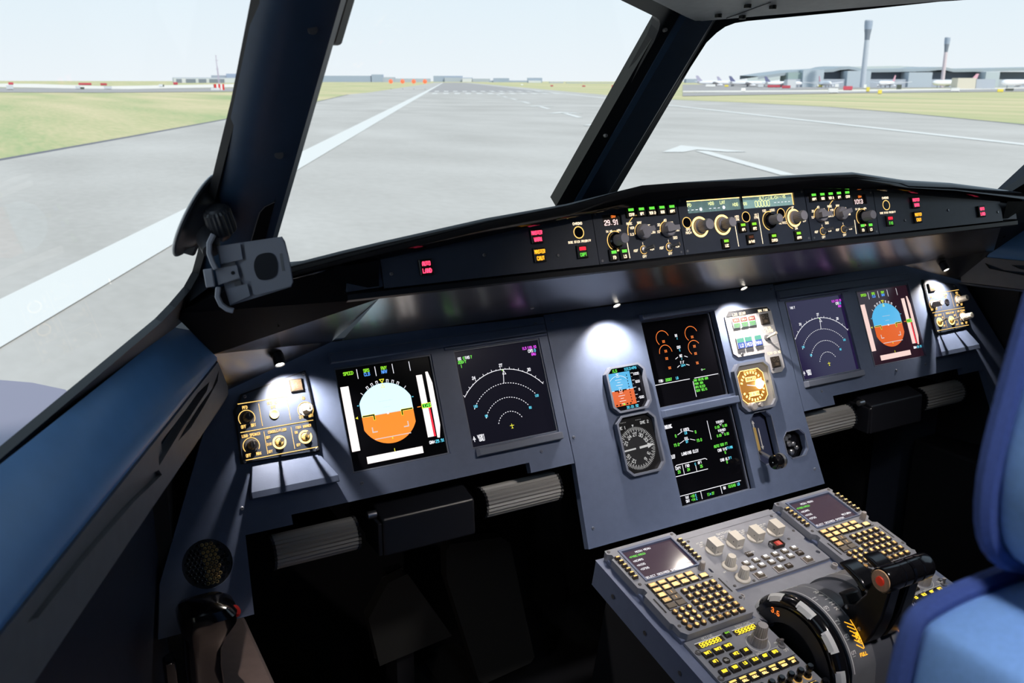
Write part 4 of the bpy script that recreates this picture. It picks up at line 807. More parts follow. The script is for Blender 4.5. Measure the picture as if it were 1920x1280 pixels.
# --- thrust lever quadrant: local axes follow the cockpit, centre on the lever pivot
QC = V3((0, -.383, -.29+ZO))
t = thing('thrust_quadrant', 'thrust lever quadrant with glossy black levers and trim wheels at the pedestal centre', 'thrust levers', Fr(QC, (1, 0, 0), (0, 1, 0)))
DR = .1005
DRUM = mat('quadrant_grey_paint', (.16, .165, .185), .3, noise=.05)
def arcp(x, r, a): return (x, r*sin(R(a)), r*cos(R(a)))        # a: degrees from straight up, + forward
def drumline(b, x0, a0, x1, a1, w, m, r=DR+.0006, n=14):
    for i in range(n):
        p = []
        for k in (i, i+1):
            x = x0+(x1-x0)*k/n; a = a0+(a1-a0)*k/n; p.append((x, a))
        dx = (p[1][0]-p[0][0]); da = R(p[1][1]-p[0][1])*r; L = math.hypot(dx, da) or 1e-9; ox, oa = -da/L*w/2, math.degrees(dx/L*w/2/r)
        b.poly([arcp(p[0][0]+ox, r, p[0][1]+oa), arcp(p[1][0]+ox, r, p[1][1]+oa), arcp(p[1][0]-ox, r, p[1][1]-oa), arcp(p[0][0]-ox, r, p[0][1]-oa)], m)
def drumtext(b, tx, x, a, h, m, r=DR+.0008, rot=0):
    q = MB(); q.text(tx, 0, 0, h, m, 0, 0, .2, rot=rot)
    b.add([arcp(x+p[0], r, a+math.degrees(p[1]/r)) for p in q.v], q.f, m)
b = MB()
b.loft([[arcp(x, DR, a) for a in range(62, -76, -4)]+[(x, -.10, -.03), (x, .085, -.03)] for x in (-.0720, -.022)], DRUM, True, True)
b.loft([[arcp(x, DR, a) for a in range(62, -76, -4)]+[(x, -.10, -.03), (x, .085, -.03)] for x in (.022, .0720)], DRUM, True, True)
b.loft([[arcp(x, DR-.004, a) for a in range(62, -76, -4)]+[(x, -.10, -.03), (x, .085, -.03)] for x in (-.022, .022)], mat('quadrant_slot_grey', (.085, .09, .11), .3), True, True)
for s in (-1, 1):
    drumline(b, s*.0680, 50, s*.0680, -75, .0018, WHITE, n=24)
    drumline(b, s*.0395, 42, s*.0395, -28, .0010, LEGW, n=20)
    for a, tx in ((34, '0'), (-2, '1'), (-16, '5'), (-30, '7'), (-44, '5'), (-58, '5')): drumtext(b, tx, s*.0615, a, .0070, WHITE, rot=-pi/2); drumline(b, s*.0650, a-3, s*.0590, a-3, .0010, LEGW, n=2)
    drumtext(b, 'CL', s*.045, 36, .0075, LEGW); drumtext(b, 'FLX', s*.046, 30, .0050, LEGW)
    for i, ch in enumerate('A/THR'): drumtext(b, ch, s*.0455, 4-i*6, .0075, LEGW, rot=-pi/2)
    for i in range(6): drumline(b, s*.0510, -33-i*4, s*.0400, -38-i*4, .0013, AMBL, n=3)
    drumline(b, s*.0385, -33, s*.0385, -58, .0013, AMBL, n=8)
    drumtext(b, 'REV', s*.0430, -48, .0060, AMBL, rot=-pi/2); drumtext(b, 'FULL', s*.0430, -62, .0046, AMBL)
b.build('lever_track', t, smooth=True, ang=25)
b = MB(); b.box(-.0985, .0985, -.115, -.104, -.055, -.035, mat('pad_blue', (.07, .11, .20), .5), .002); b.rect(-.05, -.02, -.1145, -.1105, -.0345, YELLA); b.rect(.01, .04, -.1145, -.1105, -.0345, YELLA); b.build('rear_pad', t, bevel=.002)
for s in (-1, 1):
    b = MB(); xo, xi = s*.0975, s*.0750
    sec = [(xi, .060), (xi, .097), (s*.0790, .1010), (s*.0830, .1020), (s*.0875, .1022), (s*.0935, .0986), (xo, .0924), (s*.0978, .088), (xo, .060)]
    if s < 0: sec = sec[::-1]
    n = 72; pts = []; fs = []
    for i in range(n):
        for x, r in sec: pts.append((x, r*sin(2*pi*i/n), r*cos(2*pi*i/n)))
    k = len(sec)
    for i in range(n):
        for j in range(k): a, c = i*k+j, i*k+(j+1) % k; d, e = ((i+1) % n)*k+(j+1) % k, ((i+1) % n)*k+j; fs.append((a, c, d, e) if s > 0 else (a, c, d, e))
    b.add(pts, fs, BLACKG)
    tw = b.build('trim_wheel', t, smooth=True, ang=50)
    for a0 in (60, 27, -10, -44, -78):
        m = 10; b = MB()
        for i in range(m):
            q = []
            for a in (a0-9.5+19*i/m, a0-9.5+19*(i+1)/m):
                k = 1 if 0 < i < m-1 else .6; q += [arcp(s*.0880, .1025, a), arcp(s*.0938, .0991, a), arcp(s*.0979, .0991-.0070*k, a)]
            b.poly([q[0], q[1], q[4], q[3]], WHITE); b.poly([q[1], q[2], q[5], q[4]], WHITE)
        b.build('white_marking', tw)
    b = MB(); b.lathe([(.0600, -.003), (.0600, .003)], BLACK, (s*.084, 0, 0), 40, 0); b.build('hub', tw)
for s in (-1, 1):
    b = MB(); b.loft([[arcp(x, r, a) for a in range(70, -90, -5)] for x, r in ((s*.1005, .060), (s*.1005, .084))], BLACK)
    q = MB(); q.text('3.6', 0, 0, .0075, ORG, 0, 0, .2); b.add([(s*.1012, .035+p[0]*s, .068+p[1]) for p in q.v], q.f, ORG); b.build('trim_scale', t)
# levers lean back to idle
LA = -40; LEVB = mat('lever_black', (.006, .006, .008), .3, spec=.3)
def lv(x, f, r): a = R(LA); return (x, r*sin(a)+f*cos(a), r*cos(a)-f*sin(a))      # f forward, r outward along the lever
for s in (-1, 1):
    x0, x1 = sorted((s*.0030, s*.0370)); b = MB()
    secs = []
    for r, fa, fb, ins in ((.088, -.026, .034, 0), (.104, -.026, .036, 0), (.120, -.022, .028, .001), (.150, -.010, .032, .004), (.180, .008, .046, .005), (.203, .022, .045, .006)):
        secs.append([lv(x0+ins, fa, r), lv(x1-ins, fa, r), lv(x1-ins, fb, r), lv(x0+ins, fb, r)])
    b.loft(secs, LEVB, True, True); le = b.build('thrust_lever', t, bevel=.003, bseg=3, smooth=True)
    E_ = .0500 if s < 0 else .0440; b = MB(); c = lv(0, .033, .2085); pr = [(.0, s*.002), (.0165, s*.001), (.0192, s*.0035), (.0192, s*.018), (.0182, s*.0190), (.0182, s*.0205), (.0192, s*.0215), (.0192, s*(E_-.0025)), (.0182, s*(E_-.0005)), (.0165, s*E_)]
    if s < 0: pr = pr[::-1]
    b.lathe(pr, BLACKG, (0, c[1], c[2]), 36, 0); b.build('grip', le, smooth=True, ang=40)
    b = MB(); e = s*(E_+.0002); b.lathe(sorted([(.0162, e), (.0154, e+s*.0012)], key=lambda q: q[1]), mat('disconnect_ring_'+('l' if s < 0 else 'r'), (.75, .42, .24), .4, noise=.35, nscale=70), (0, c[1], c[2]), 32, 0)
    b.lathe(sorted([(.0072, e+s*.001), (.0068, e+s*.0032), (.004, e+s*.0040)], key=lambda q: q[1]), mat('disconnect_red_'+('l' if s < 0 else 'r'), (.55, .035, .02), .35, em=(.6, .03, .01), es=.25), (0, c[1], c[2]), 24, 0); b.build('disconnect_button', le, smooth=True, label='red disconnect button in a pale orange ring')
    b = MB(); xa, xb = sorted((s*.010, s*.040)); secs = []
    for f, r, h in ((.036, .158, .006), (.054, .157, .006), (.074, .150, .005), (.088, .143, .003)): secs.append([lv(xa, f, r-h), lv(xb, f, r-h), lv(xb, f, r+h), lv(xa, f, r+h)])
    b.loft(secs, BLACKG, True, True); b.build('reverse_lever', le, bevel=.003, bseg=3, smooth=True)
    b = MB(); secs = []
    for f, r, h in ((.030, .106, .008), (.046, .109, .005), (.054, .104, .002)): secs.append([lv(x0+.002, f, r-h), lv(x1-.002, f, r-h), lv(x1-.002, f, r+h), lv(x0+.002, f, r+h)])
    b.loft(secs, LEVB, True, True); b.build('lever_foot', le, bevel=.002, smooth=True)
    for f in (.030, -.005): b = MB(); b.lathe([(.0035, -.0005), (.0028, .0012)] if s > 0 else [(.0028, -.0012), (.0035, .0005)], SILVER, (s*.0370, *lv(0, f, .106)[1:]), 12, 0); b.build('foot_bolt', le)
# ------------------------------------------------------------------ flight-deck shell
def glassmat():
    m = bpy.data.materials.new('window_glass'); m.use_nodes = True; nt = m.node_tree; nt.nodes.clear()
    o = nt.nodes.new('ShaderNodeOutputMaterial'); t = nt.nodes.new('ShaderNodeBsdfTransparent'); g = nt.nodes.new('ShaderNodeBsdfGlossy'); x = nt.nodes.new('ShaderNodeMixShader')
    t.inputs[0].default_value = (.97, .985, .985, 1); g.inputs['Roughness'].default_value = .02; x.inputs[0].default_value = .03
    nt.links.new(t.outputs[0], x.inputs[1]); nt.links.new(g.outputs[0], x.inputs[2]); nt.links.new(x.outputs[0], o.inputs[0]); return m
GLASS = glassmat()
Zc = lambda x, y, z: V3((x, y, z+ZO))
def mir(p, s): return V3((-p[0]*1.0, p[1], p[2])) if s > 0 else V3(p)
def polys(name, faces, label, **k):
    b = MB()
    for f, m in faces: b.poly(f, m)
    return struct(name, b, label, **k)
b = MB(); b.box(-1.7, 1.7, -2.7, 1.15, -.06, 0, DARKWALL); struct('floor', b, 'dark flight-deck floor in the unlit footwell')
b = MB(); b.plate([(-.955, -.02), (-.93, -.02), (-.70, .73), (.70, .73), (.93, -.02), (.955, -.02), (.72, .76), (-.72, .76)], [], 0, 1.02, DARKWALL); b.plate([(-.92, .085), (.92, .085), (.72, .76), (-.72, .76)], [], 1.02, 1.035, DARKWALL)  # upper plate: unseen cover added to keep daylight out of the footwell
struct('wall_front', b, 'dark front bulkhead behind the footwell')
b = MB(); b.box(-1.7, 1.7, -2.75, -2.65, 0, 2.2, LINING); struct('wall_back', b, 'grey rear wall of the flight deck behind the camera')
def side(s, nm, n):
    S = lambda *p: mir(p, s)
    fl = (lambda f: f[::-1]) if s > 0 else (lambda f: f)
    # sill
    dO = V3((-.4565, -.8897, 0)); dI = V3((-.418, -.909, 0))
    O0 = Zc(-.905, -.050, .270); I0 = Zc(-.818, .065, .200)
    b = MB(); secs = []
    for L in (0, .25, .5, .75, 1.25):
        o, i = O0+dO*L, I0+dI*L; w = i-o; nrm = V3((.62, -.30, .72))*.006
        secs.append([S(*(o+V3((-.010, .005, -.012)))), S(*o), S(*(o+w*.3+nrm)), S(*(o+w*.7+nrm)), S(*(o+w*.95+nrm*.6)), S(*i), S(*(i+V3((-.004, .002, -.006))))])
    b.loft(secs if s < 0 else [q[::-1] for q in secs], SILL); struct('trim_%d' % n, b, nm+' blue-lit window sill running aft from the instrument panel', smooth=True, ang=60)
    # louvred band under the sill
    W = Fr(Zc(-.818, .065, .200), (.418, .909, 0), (0, 0, 1))
    z = Zm(300, 640, 3.556); A = [W.at(*z(*q)) for q in ((330, 268), (312, 330), (128, 610), (-5, 830), (-10, 690), (160, 470), (250, 345))]; B = [W.at(*z(*q)) for q in ((392, 195), (385, 265), (300, 420), (205, 575), (120, 665), (160, 590), (262, 430), (350, 310))]
    b = MB(); q = MB(); G_ = [W.at(*Zm(0, 600, 1.882)(*p)) for p in ((560, 528), (440, 595), (300, 765), (95, 1068), (135, 1050), (330, 805), (470, 645), (572, 545))]; q.plate([(-1.25, -.004), (-.002, -.004), (-.012, -.066), (-1.25, -.070)], [A, B, G_], -.012, 0, LINING)
    b.add([S(*W.w(*p)) for p in q.v], [f if s < 0 else f[::-1] for f in q.f], LINING)
    us_ = W.at(316, 862)[0]
    for ua, ub, mm_, n0 in ((us_, -.02, NAVY, -.030), (-1.25, us_, LINING, -.022)): q = MB(); q.box(ua, ub, -.075, -.004, n0, n0+.016, mm_); b.add([S(*W.w(*p)) for p in q.v], [f if s < 0 else f[::-1] for f in q.f], mm_)
    struct('trim_%d' % (n+1), b, nm+' grey louvred band below the window sill')
    # wall below and above
    b = MB(); q = MB(); q.box(-1.9, .16, -1.05, -.066, -.16, -.085, PANEL_D); q.box(-1.9, 0, -.071, -.068, -.10, -.002, PANEL_D); q.box(-2.2, -1.2, -.2, 1.0, -.12, -.09, LINING)
    b.add([S(*W.w(*p)) for p in q.v], [f if s < 0 else f[::-1] for f in q.f], PANEL_D); struct('wall_'+nm.split()[-1], b, 'dark navy side wall on the '+nm.split()[-1]+' below the sill')
    # side window
    P1 = S(*Zc(-.862, -.150, .437)); P2 = S(*Zc(-.850, -.361, .646)); P3 = S(*Zc(-1.107, -.436, .288))
    wn = (P1-P3).cross(P2-P1).normalized(); wn = -wn if wn.z < 0 else wn; wn = -wn if wn.x*s > 0 else wn; WU = V3((0, 0, 1)).cross(wn); WF = Fr(P1, WU, wn.cross(WU))
    if s < 0:
        op = [WF.at(*q) for q in ((505, -120), (478, 0), (440, 190), (388, 400), (376, 475), (366, 511), (350, 540), (322, 573), (296, 600), (150, 722), (0, 847), (-260, 1065), (-500, 1240))]
        op = op[:-1]+[(-.95, op[-2][1]), (-.95, op[0][1])]; side.op = op
    else: op = [(-u, v) for u, v in side.op]
    cx = sum(u for u, v in op)/len(op); cy = sum(v for u, v in op)/len(op)
    out = [(u+(-s)*(.016 if v > .0 else .07 if v > -.09 else .13) if u*-s > -.3 and v > -.16 else u if abs(u) < .9 else u+s*.05, v+(.05 if v > .12 else -.030)) for u, v in op]
    b = MB(); b.M = WF.mat(); b.plate(out, [op], -.004, .005, BLACK); w = struct('window_%d' % (2 if s < 0 else 3), b, nm+' sliding side window with black rubber frame')
    b = MB(); b.M = WF.mat(); b.poly([(u, v, -.001) for u, v in op], GLASS); b.build('window_pane', w)
    # pillar between side window and windshield
    px_ = V3((.045 if s > 0 else 0, 0, 0)); I = lambda t: px_+S(*(Zc(-.782, -.08, .366)+(V3((-.765, -.35, .65))-V3((-.782, -.08, .366)))*t)); O = lambda t: px_+S(*(Zc(-.862, -.150, .437)+(V3((-.850, -.361, .646))-V3((-.862, -.150, .437)))*t))
    iow = S(-.005, .050, .020); oow = S(.022, .050, .020); iw = S(.012, -.020, -.008)
    b = MB(); secs = []
    for t in (-.55, -.2, .2, .6, 1.0, 1.5):
        i, o = I(t), O(t+.06); m = (i+o)/2; secs.append([i+iow, i, i*.92+m*.08+iw*.45, i*.5+m*.5+iw, o*.5+m*.5+iw, o*.92+m*.08+iw*.5, o, o+oow])
    b.loft(secs if s > 0 else [q[::-1] for q in secs], NAVY, True, True)
    pl = struct('trim_%d' % (n+2), b, nm+' navy pillar between side window and windshield', smooth=True, ang=35)
    b = MB()
    for t in (.42, .93): 
        c = (I(t)*.5+O(t)*.5)+iw*1.02; b.lathe([(.005, -.001), (.0045, .0035), (.0025, .005)], KNOBD, c, 12, 1)
    b.build('pillar_bolt', pl)
    if s < 0:
        PF = Fr(I(.1)+iw*1.0, I(0)-O(0), I(1)-I(0)); z = Zm(0, 60, 2.0364)
        q = [PF.at(*z(*p)) for p in ((1052, 632), (1045, 645), (1010, 662), (990, 684), (978, 720), (958, 790), (945, 860), (1000, 860), (1014, 780))]
        b = MB(); b.M = PF.mat(); b.plate(q, [], -.003, .0015, BLACKG); b.line(q[1:7], .0014, LINING, .0019); b.build('pillar_recess', pl)
    b = MB(); b.loft([[I(t)+d for d in (S(.020, .012, 0), S(.003, -.012, 0), S(-.01, .01, 0))] for t in (.86, 1.5)], BLACK, True, True); b.build('visor_rail', pl, bevel=.003)
    # windshield
    Q1 = S(*Zc(-.074, .353, .343)); Q2 = S(*Zc(-.782, -.08, .366)); Q3 = S(*Zc(-.055, .069, .656))
    WS = Fr(Q1, (Q1-Q2) if s < 0 else (Q2-Q1), Q3-Q1)
    if s < 0:
        z = Zm(1140, 0, 5.647)
        side.ow = [WS.at(*q) for q in [(505, 440), (520, 520), (800, 520), (1020, 440), (1060, 382)]+[z(*a) for a in ((340, 678), (480, 430), (525, 320), (543, 250), (535, 205), (500, 175), (140, 0))]+[(1090, -40), (1000, -75), (800, -130), (700, -140), (672, -110), (640, 0)]]
    ow_ = side.ow if s < 0 else [(-u, v) for u, v in side.ow]
    us = [u for u, v in ow_]; vs = [v for u, v in ow_]
    rg = (lambda u, v: u) 
    b = MB(); b.M = WS.mat()
    cu, cv = (min(us)+max(us))/2, (min(vs)+max(vs))/2
    outer = []
    for u, v in ow_:
        du_, dv_ = u-cu, v-cv; outer.append((u+math.copysign(.030, du_) if abs(du_) > .2 else u, v+math.copysign(.045, dv_) if abs(dv_) > .1 else v))
    b.plate(outer, [ow_], -.016, .002, BLACK); w = struct('window_%d' % (1 if s < 0 else 4), b, nm+' windshield pane with rounded black frame')
    b = MB(); b.M = WS.mat(); b.poly([(u, v, -.008) for u, v in ow_], GLASS); b.build('window_pane', w)
    b = MB(); b.M = WS.mat(); b.line([(u, v) for u, v in outer], .004, NAVY, .0035, True); b.build('seal_line', w)
    # console
    b = MB(); pts = [S(*Zc(*p)) for p in ((-.815, .12, -.27), (-.818, -.12, -.27), (-.86, -.95, -.27), (-1.45, -.95, -.27), (-1.02, .12, -.27))]
    lo = [p-V3((0, 0, .56)) for p in pts]; n5 = 5
    b.add(pts+lo, [tuple(range(5)) if s > 0 else tuple(range(5))[::-1]]+[((i+1) % 5, i, i+5, (i+1) % 5+5) if s > 0 else (i, (i+1) % 5, (i+1) % 5+5, i+5) for i in range(5)], CONSOLE if s < 0 else DARKWALL)  # right console coloured near black to stand in for its shade
    o = struct('trim_%d' % (n+3), b, nm+(' brown-grey' if s < 0 else ' dark')+' side console top', bevel=.006)
    b = MB()
    for k in (0, .022): b.tube([S(*Zc(-.964-k, .11, -.262)), S(*Zc(-1.16-k, -.30, -.262))], .0022, LINING, 6)
    b.build('edge_rail', o)
side(-1, 'captain-side left', 1); side(1, 'first-officer-side right', 5)
# centre post
B0, T0 = Zc(0, .372, .322), Zc(0, .035, .690)
ax = (T0-B0); nz = V3((0, -ax.z, ax.y)).normalized()
b = MB(); b.loft([[p+V3((x, 0, 0))+nz*k for x, k in ((-.038, -.03), (-.038, .006), (-.030, .012), (0, .0125), (.030, .012), (.038, .006), (.038, -.03))] for p in (B0, T0)], NAVY, True, True)
o = struct('trim_9', b, 'navy centre post between the two windshields', smooth=True, ang=30)
for s in (-1, 1):
    b = MB(); b.loft([[p+V3((s*x*w, 0, 0))+nz*k for x, k in ((.039, -.03), (.039, .004), (.064, -.004), (.066, -.03))] for p, w in ((B0, 1.08), (T0, .92))], BLACK, True, True); b.build('side_strip', o)
b = MB(); b.loft([[p+V3((x, 0, 0))+nz*.0085 for x in (.0368, .0386)] for p in (B0, T0)], LINING); b.build('highlight_bead', o)
for f, x in ((.42, -.050), (.92, -.050)):
    b = MB(); c = B0+ax*f+V3((x, 0, 0))+nz*.002; b.lathe([(.004, .002), (.003, -.004)], KNOBG, c, 10, 1); b.build('post_screw', o)
# overhead lining with a V-shaped front edge, then the roof behind
V = [Zc(-.72, -.44, .742), Zc(-.5, -.292, .722), Zc(-.2, -.087, .695), Zc(0, .050, .676), Zc(.2, -.087, .695), Zc(.5, -.292, .722), Zc(.72, -.44, .742)]
b = MB(); b.loft([[v+V3((0, .006, .010)) for v in V], V, [V3((v.x, v.y-.012, v.z-.003)) for v in V], [V3((v.x*1.02, -.55, .79+ZO)) for v in V], [V3((v.x*1.05, -.95, 1.0+ZO)) for v in V], [V3((v.x*1.2, -2.7, 1.15+ZO)) for v in V]], CEIL); co = struct('ceiling', b, 'grey overhead lining above the windshields', smooth=True, ang=30)
b = MB()
for s in (-1, 1):
    b.poly([Zc(s*.70, -.44, .74), Zc(s*.92, -.50, .70), Zc(s*1.55, -1.5, .72), Zc(s*1.75, -2.7, .9), Zc(s*.82, -2.7, 1.16), Zc(s*.74, -.95, 1.01)], LINING)
    b.poly([Zc(s*.60, -.28, .70), Zc(s*.70, -.20, 1.0), Zc(s*1.4, -1.2, 1.2), Zc(s*1.45, -1.25, .70), Zc(s*.9, -.45, .69)], LINING)
    b.poly([Zc(0, .07, .68), Zc(0, .1, 1.1), Zc(s*.9, -.4, 1.1), Zc(s*.8, -.38, .745)], LINING)
    b.poly([Zc(s*1.26, -.76, -.9), Zc(s*1.26, -.76, .9), Zc(s*1.75, -2.75, .95), Zc(s*1.75, -2.75, -.9)], LINING) if 0 else None
    b.poly([Zc(s*1.30, -1.02, -.9), Zc(s*1.30, -1.02, 1.0), Zc(s*1.72, -2.75, 1.15), Zc(s*1.72, -2.75, -.9)], LINING)
b.build('roof_lining', co)
b = MB(); b.box(-1.75, 1.75, -2.75, .0, 1.30+ZO, 1.34+ZO, LINING); b.build('roof_skin', co)
bpy.context.view_layer.update()
def oncover(q):
    ok, p, n, k = co.ray_cast(CAM, ray(*q)); return p, n
for q in ((1347, 27), (1392, 30), (1402, 9), (1449, 11)):
    p, n = oncover(q); b = MB(); b.lathe([(.0060, -.005), (.0060, .005)], BLACK, p, 14); b.build('lining_bolt', co)
b = MB(); b.tube([oncover(q)[0] for q in ((1362, 34), (1385, 26), (1420, 13), (1445, 4))], .0009, BLACK, 5); b.build('lining_seam', co)
# ------------------------------------------------------------------ below the panel
def footrest(x0, x1, label):
    t = thing('foot_rest', label, 'foot rest', Fr(((x0+x1)/2, .005, -.108+ZO), (1, 0, 0), (0, 1, 0)), group='ribbed foot rests')
    h = (x1-x0)/2; b = MB()
    P = []
    for i in range(37):
        a = R(-60+i*7.4); r = .0264-(.0030 if i % 2 else 0); P.append((-r*cos(a)*.95, r*sin(a)))
    b.loft([[(x, y, z) for y, z in P] for x in (-h, h)], RIB, True, True); b.build('ribbed_pad', t)
    for sx in (-1, 1): b = MB(); b.loft([[(x, y*1.05, z*1.05) for y, z in P] for x in (sx*h, sx*(h+.004))], BLACK, True, True); b.build('end_cap', t)
    b = MB(); b.box(-h*.8, h*.8, .015, .13, -.012, .012, BLACK); b.build('bracket', t)
footrest(-.787, -.660, "left foot rest below the captain's screens, outboard of the tray"); footrest(-.433, -.292, "right foot rest below the captain's screens, beside the centre panel")
footrest(.292, .433, "left foot rest below the first officer's screens, beside the centre panel"); footrest(.660, .787, "right foot rest below the first officer's screens, outboard of the tray")
def tray(s, label):
    t = thing('folding_tray', label, 'tray', Fr((s*.545, 0, -.105+ZO), (1, 0, 0), (0, 1, 0)), group='folding trays')
    b = MB(); b.add([(x, y, z) for x in (-.080, .080) for y, z in ((-.034, -.036), (-.030, .026), (.012, .037), (.13, .037), (.13, -.036))], [(4, 3, 2, 1, 0), (5, 6, 7, 8, 9), (0, 1, 6, 5), (1, 2, 7, 6), (2, 3, 8, 7), (3, 4, 9, 8), (4, 0, 5, 9)], TRAYB); b.build('tray_box', t, bevel=.004, bseg=3)
    b = MB(); b.box(-.088, -.081, -.032, .03, -.034, .022, TRAYB); b.build('side_bracket', t, bevel=.002)
    b = MB(); b.lathe([(.006, -.096), (.0065, -.090), (.0065, -.082)], SILVER, (0, -.008, .028), 14, 0); b.build('latch', t, smooth=True)
tray(-1, "black folding tray housing between the captain's foot rests"); tray(1, "black folding tray housing between the first officer's foot rests")
for s in (-1, 1):
    b = MB(); b.M = MP.mat().inverted() @ Matrix.Translation((0, 0, ZO)); x0, x1 = sorted((s*.358, s*.760)); b.box(x0, x1, .002, .05, -.052, -.034, BLACK); b.box(x0+.02, x1-.30, -.004, .01, -.048, -.042, TRAYB)
    b.build('tray_rail', panel)
def kick(pts, y, lab, nm, cat):
    t = thing(nm, lab, cat, Fr((0, y, ZO), (1, 0, 0), (0, 0, 1)))
    b = MB(); b.plate(pts, [], -.03, 0, PEDALM); b.build('plate', t, bevel=.012, bseg=3); return t
t = kick([(-.345, -.385), (-.335, -.372), (-.215, -.385), (-.190, -.405), (-.150, -.60), (-.125, -.715), (-.135, -.728), (-.255, -.742), (-.270, -.73), (-.345, -.45)], .35, 'tall rounded dark grey pedal plate in the footwell beside the pedestal', 'rudder_pedal', 'pedal')
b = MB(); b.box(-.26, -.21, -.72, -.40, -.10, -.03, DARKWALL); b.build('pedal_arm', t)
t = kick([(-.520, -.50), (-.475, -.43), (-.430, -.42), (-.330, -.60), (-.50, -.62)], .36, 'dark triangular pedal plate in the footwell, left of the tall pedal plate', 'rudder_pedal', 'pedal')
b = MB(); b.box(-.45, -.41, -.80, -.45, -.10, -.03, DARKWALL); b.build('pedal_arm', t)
for i, q in enumerate(((690, 1265, 765, 1232, 850, 1330, 740, 1400), (785, 1226, 858, 1203, 925, 1290, 860, 1330))):
    t = thing('floor_mat', ('left' if not i else 'right')+' dark floor mat tile under the rudder pedals', 'mat', Fr((0, 0, .012), (1, 0, 0), (0, 1, 0)), group='footwell mats')
    b = MB(); b.plate([(p.x, p.y) for p in (onz(q[k], q[k+1], .012) for k in (0, 2, 4, 6))], [], -.012, .0, PEDALM); b.build('mat_pad', t)
# ------------------------------------------------------------------ sidestick
t = thing('sidestick', 'glossy black sidestick grip with a red thumb button on the left console', 'control stick', Fr((-.918, -.120, -.27+ZO), (1, 0, 0), (0, 1, 0)))
b = MB(); b.lathe([(.058, 0), (.057, .006), (.050, .010), (.046, .022), (.036, .034), (.026, .042)], RUBBER, (0, 0, 0), 32); b.build('boot', t, smooth=True)
b = MB(); secs = []
for z, w, d, ox, oy in ((.036, .020, .022, 0, 0), (.060, .023, .027, -.001, .002), (.090, .022, .028, -.002, .004), (.115, .023, .029, 0, .006), (.135, .028, .034, .004, .004), (.155, .036, .040, .008, 0), (.172, .037, .038, .008, -.006), (.184, .030, .028, .004, -.012), (.190, .016, .014, 0, -.014)):
    secs.append([(ox+w*math.copysign(abs(cos(a))**.58, cos(a)), oy+d*math.copysign(abs(sin(a))**.58, sin(a)), z) for a in (2*pi*i/28 for i in range(28))])
b.loft(secs, BLACKG, True, True); b.build('grip', t, smooth=True, ang=32)
b = MB(); b.lathe([(.0085, 0), (.0085, .006), (.0070, .0085), (.003, .0095)], REDB, (0, 0, 0), 20); o = b.build('red_button', t, smooth=True, label='red push button on the grip'); o.matrix_local = Matrix.Translation((.038, -.020, .166)) @ Matrix.Rotation(R(50), 4, 'Y') @ Matrix.Rotation(R(25), 4, 'X')
b = MB(); b.tube([(.010, .030, .150), (.014, .046, .138), (.012, .048, .118), (.006, .036, .105)], [.006, .008, .007, .004], BLACK, 10); b.build('trigger', t, smooth=True)
b = MB(); b.loft([[(x, y, z) for x, y in ((-.036, -.010), (-.036, .022), (-.052, .010), (-.052, -.006))] for z in (.020, .095, .11)], BLACKG, True, True); b.build('hand_rest', t, smooth=True, bevel=.003)
# ------------------------------------------------------------------ captain's seat
t = thing('captain_seat', 'blue fabric seat back and headrest close by at the right edge of the view', 'seat', Fr((-.497, -1.035, -.022), (1, 0, 0), (0, 1, 0)))
def cushion(name, outl, yc, th, rings=((-1, .86), (-.92, .95), (-.6, 1), (.6, 1), (.92, .95), (1, .86)), m=SEATF, lean=0, z0=0):
    cx = sum(p[0] for p in outl)/len(outl); cz = sum(p[1] for p in outl)/len(outl)
    b = MB(); b.loft([[(cx+(x-cx)*k, yc+th*a-(z-z0)*lean, cz+(z-cz)*k) for x, z in outl] for a, k in rings], m, True, True)
    o = b.build(name, t, smooth=True, ang=70)
    for a in (-.72, .72):
        b = MB(); b.tube([(cx+(x-cx)*1.008, yc+th*a-(z-z0)*lean, cz+(z-cz)*1.008) for x, z in outl], .0055, SEATP, 8, True); b.build('piping', o, smooth=True)
    return o
def smoothpoly(p, it=3):
    for _ in range(it): p = [q for i in range(len(p)) for a, c in [(p[i], p[(i+1) % len(p)])] for q in ((a[0]*.75+c[0]*.25, a[1]*.75+c[1]*.25), (a[0]*.25+c[0]*.75, a[1]*.25+c[1]*.75))]
    return p
hz = ZO
cushion('headrest', smoothpoly([(-.125, hz+.352), (.125, hz+.352), (.202, hz+.385), (.195, hz+.50), (.172, hz+.61), (.10, hz+.66), (-.10, hz+.66), (-.172, hz+.61), (-.195, hz+.50), (-.202, hz+.385)]), -.035, .060, lean=.06, z0=hz+.35)
cushion('backrest', smoothpoly([(-.14, hz+.352), (.14, hz+.352), (.214, hz+.352), (.226, hz+.340), (.220, hz+.20), (.225, hz-.30), (-.225, hz-.30), (-.220, hz+.20), (-.226, hz+.340), (-.214, hz+.352)]), -.035, .070, lean=.06, z0=hz+.35)
b = MB(); b.box(-.205, .205, -.03, .44, .40, .52, SEATF, .01); b.build('seat_cushion', t, bevel=.04, bseg=4, smooth=True)
b = MB(); b.box(-.16, .16, .05, .36, 0, .40, TRAYB); b.build('seat_base', t, bevel=.02)
b = MB()
for x in (-.07, .07): b.tube([(x, -.03, hz+.28), (x, -.035, hz+.40)], .008, STEEL, 10)
b.build('headrest_post', t, smooth=True)
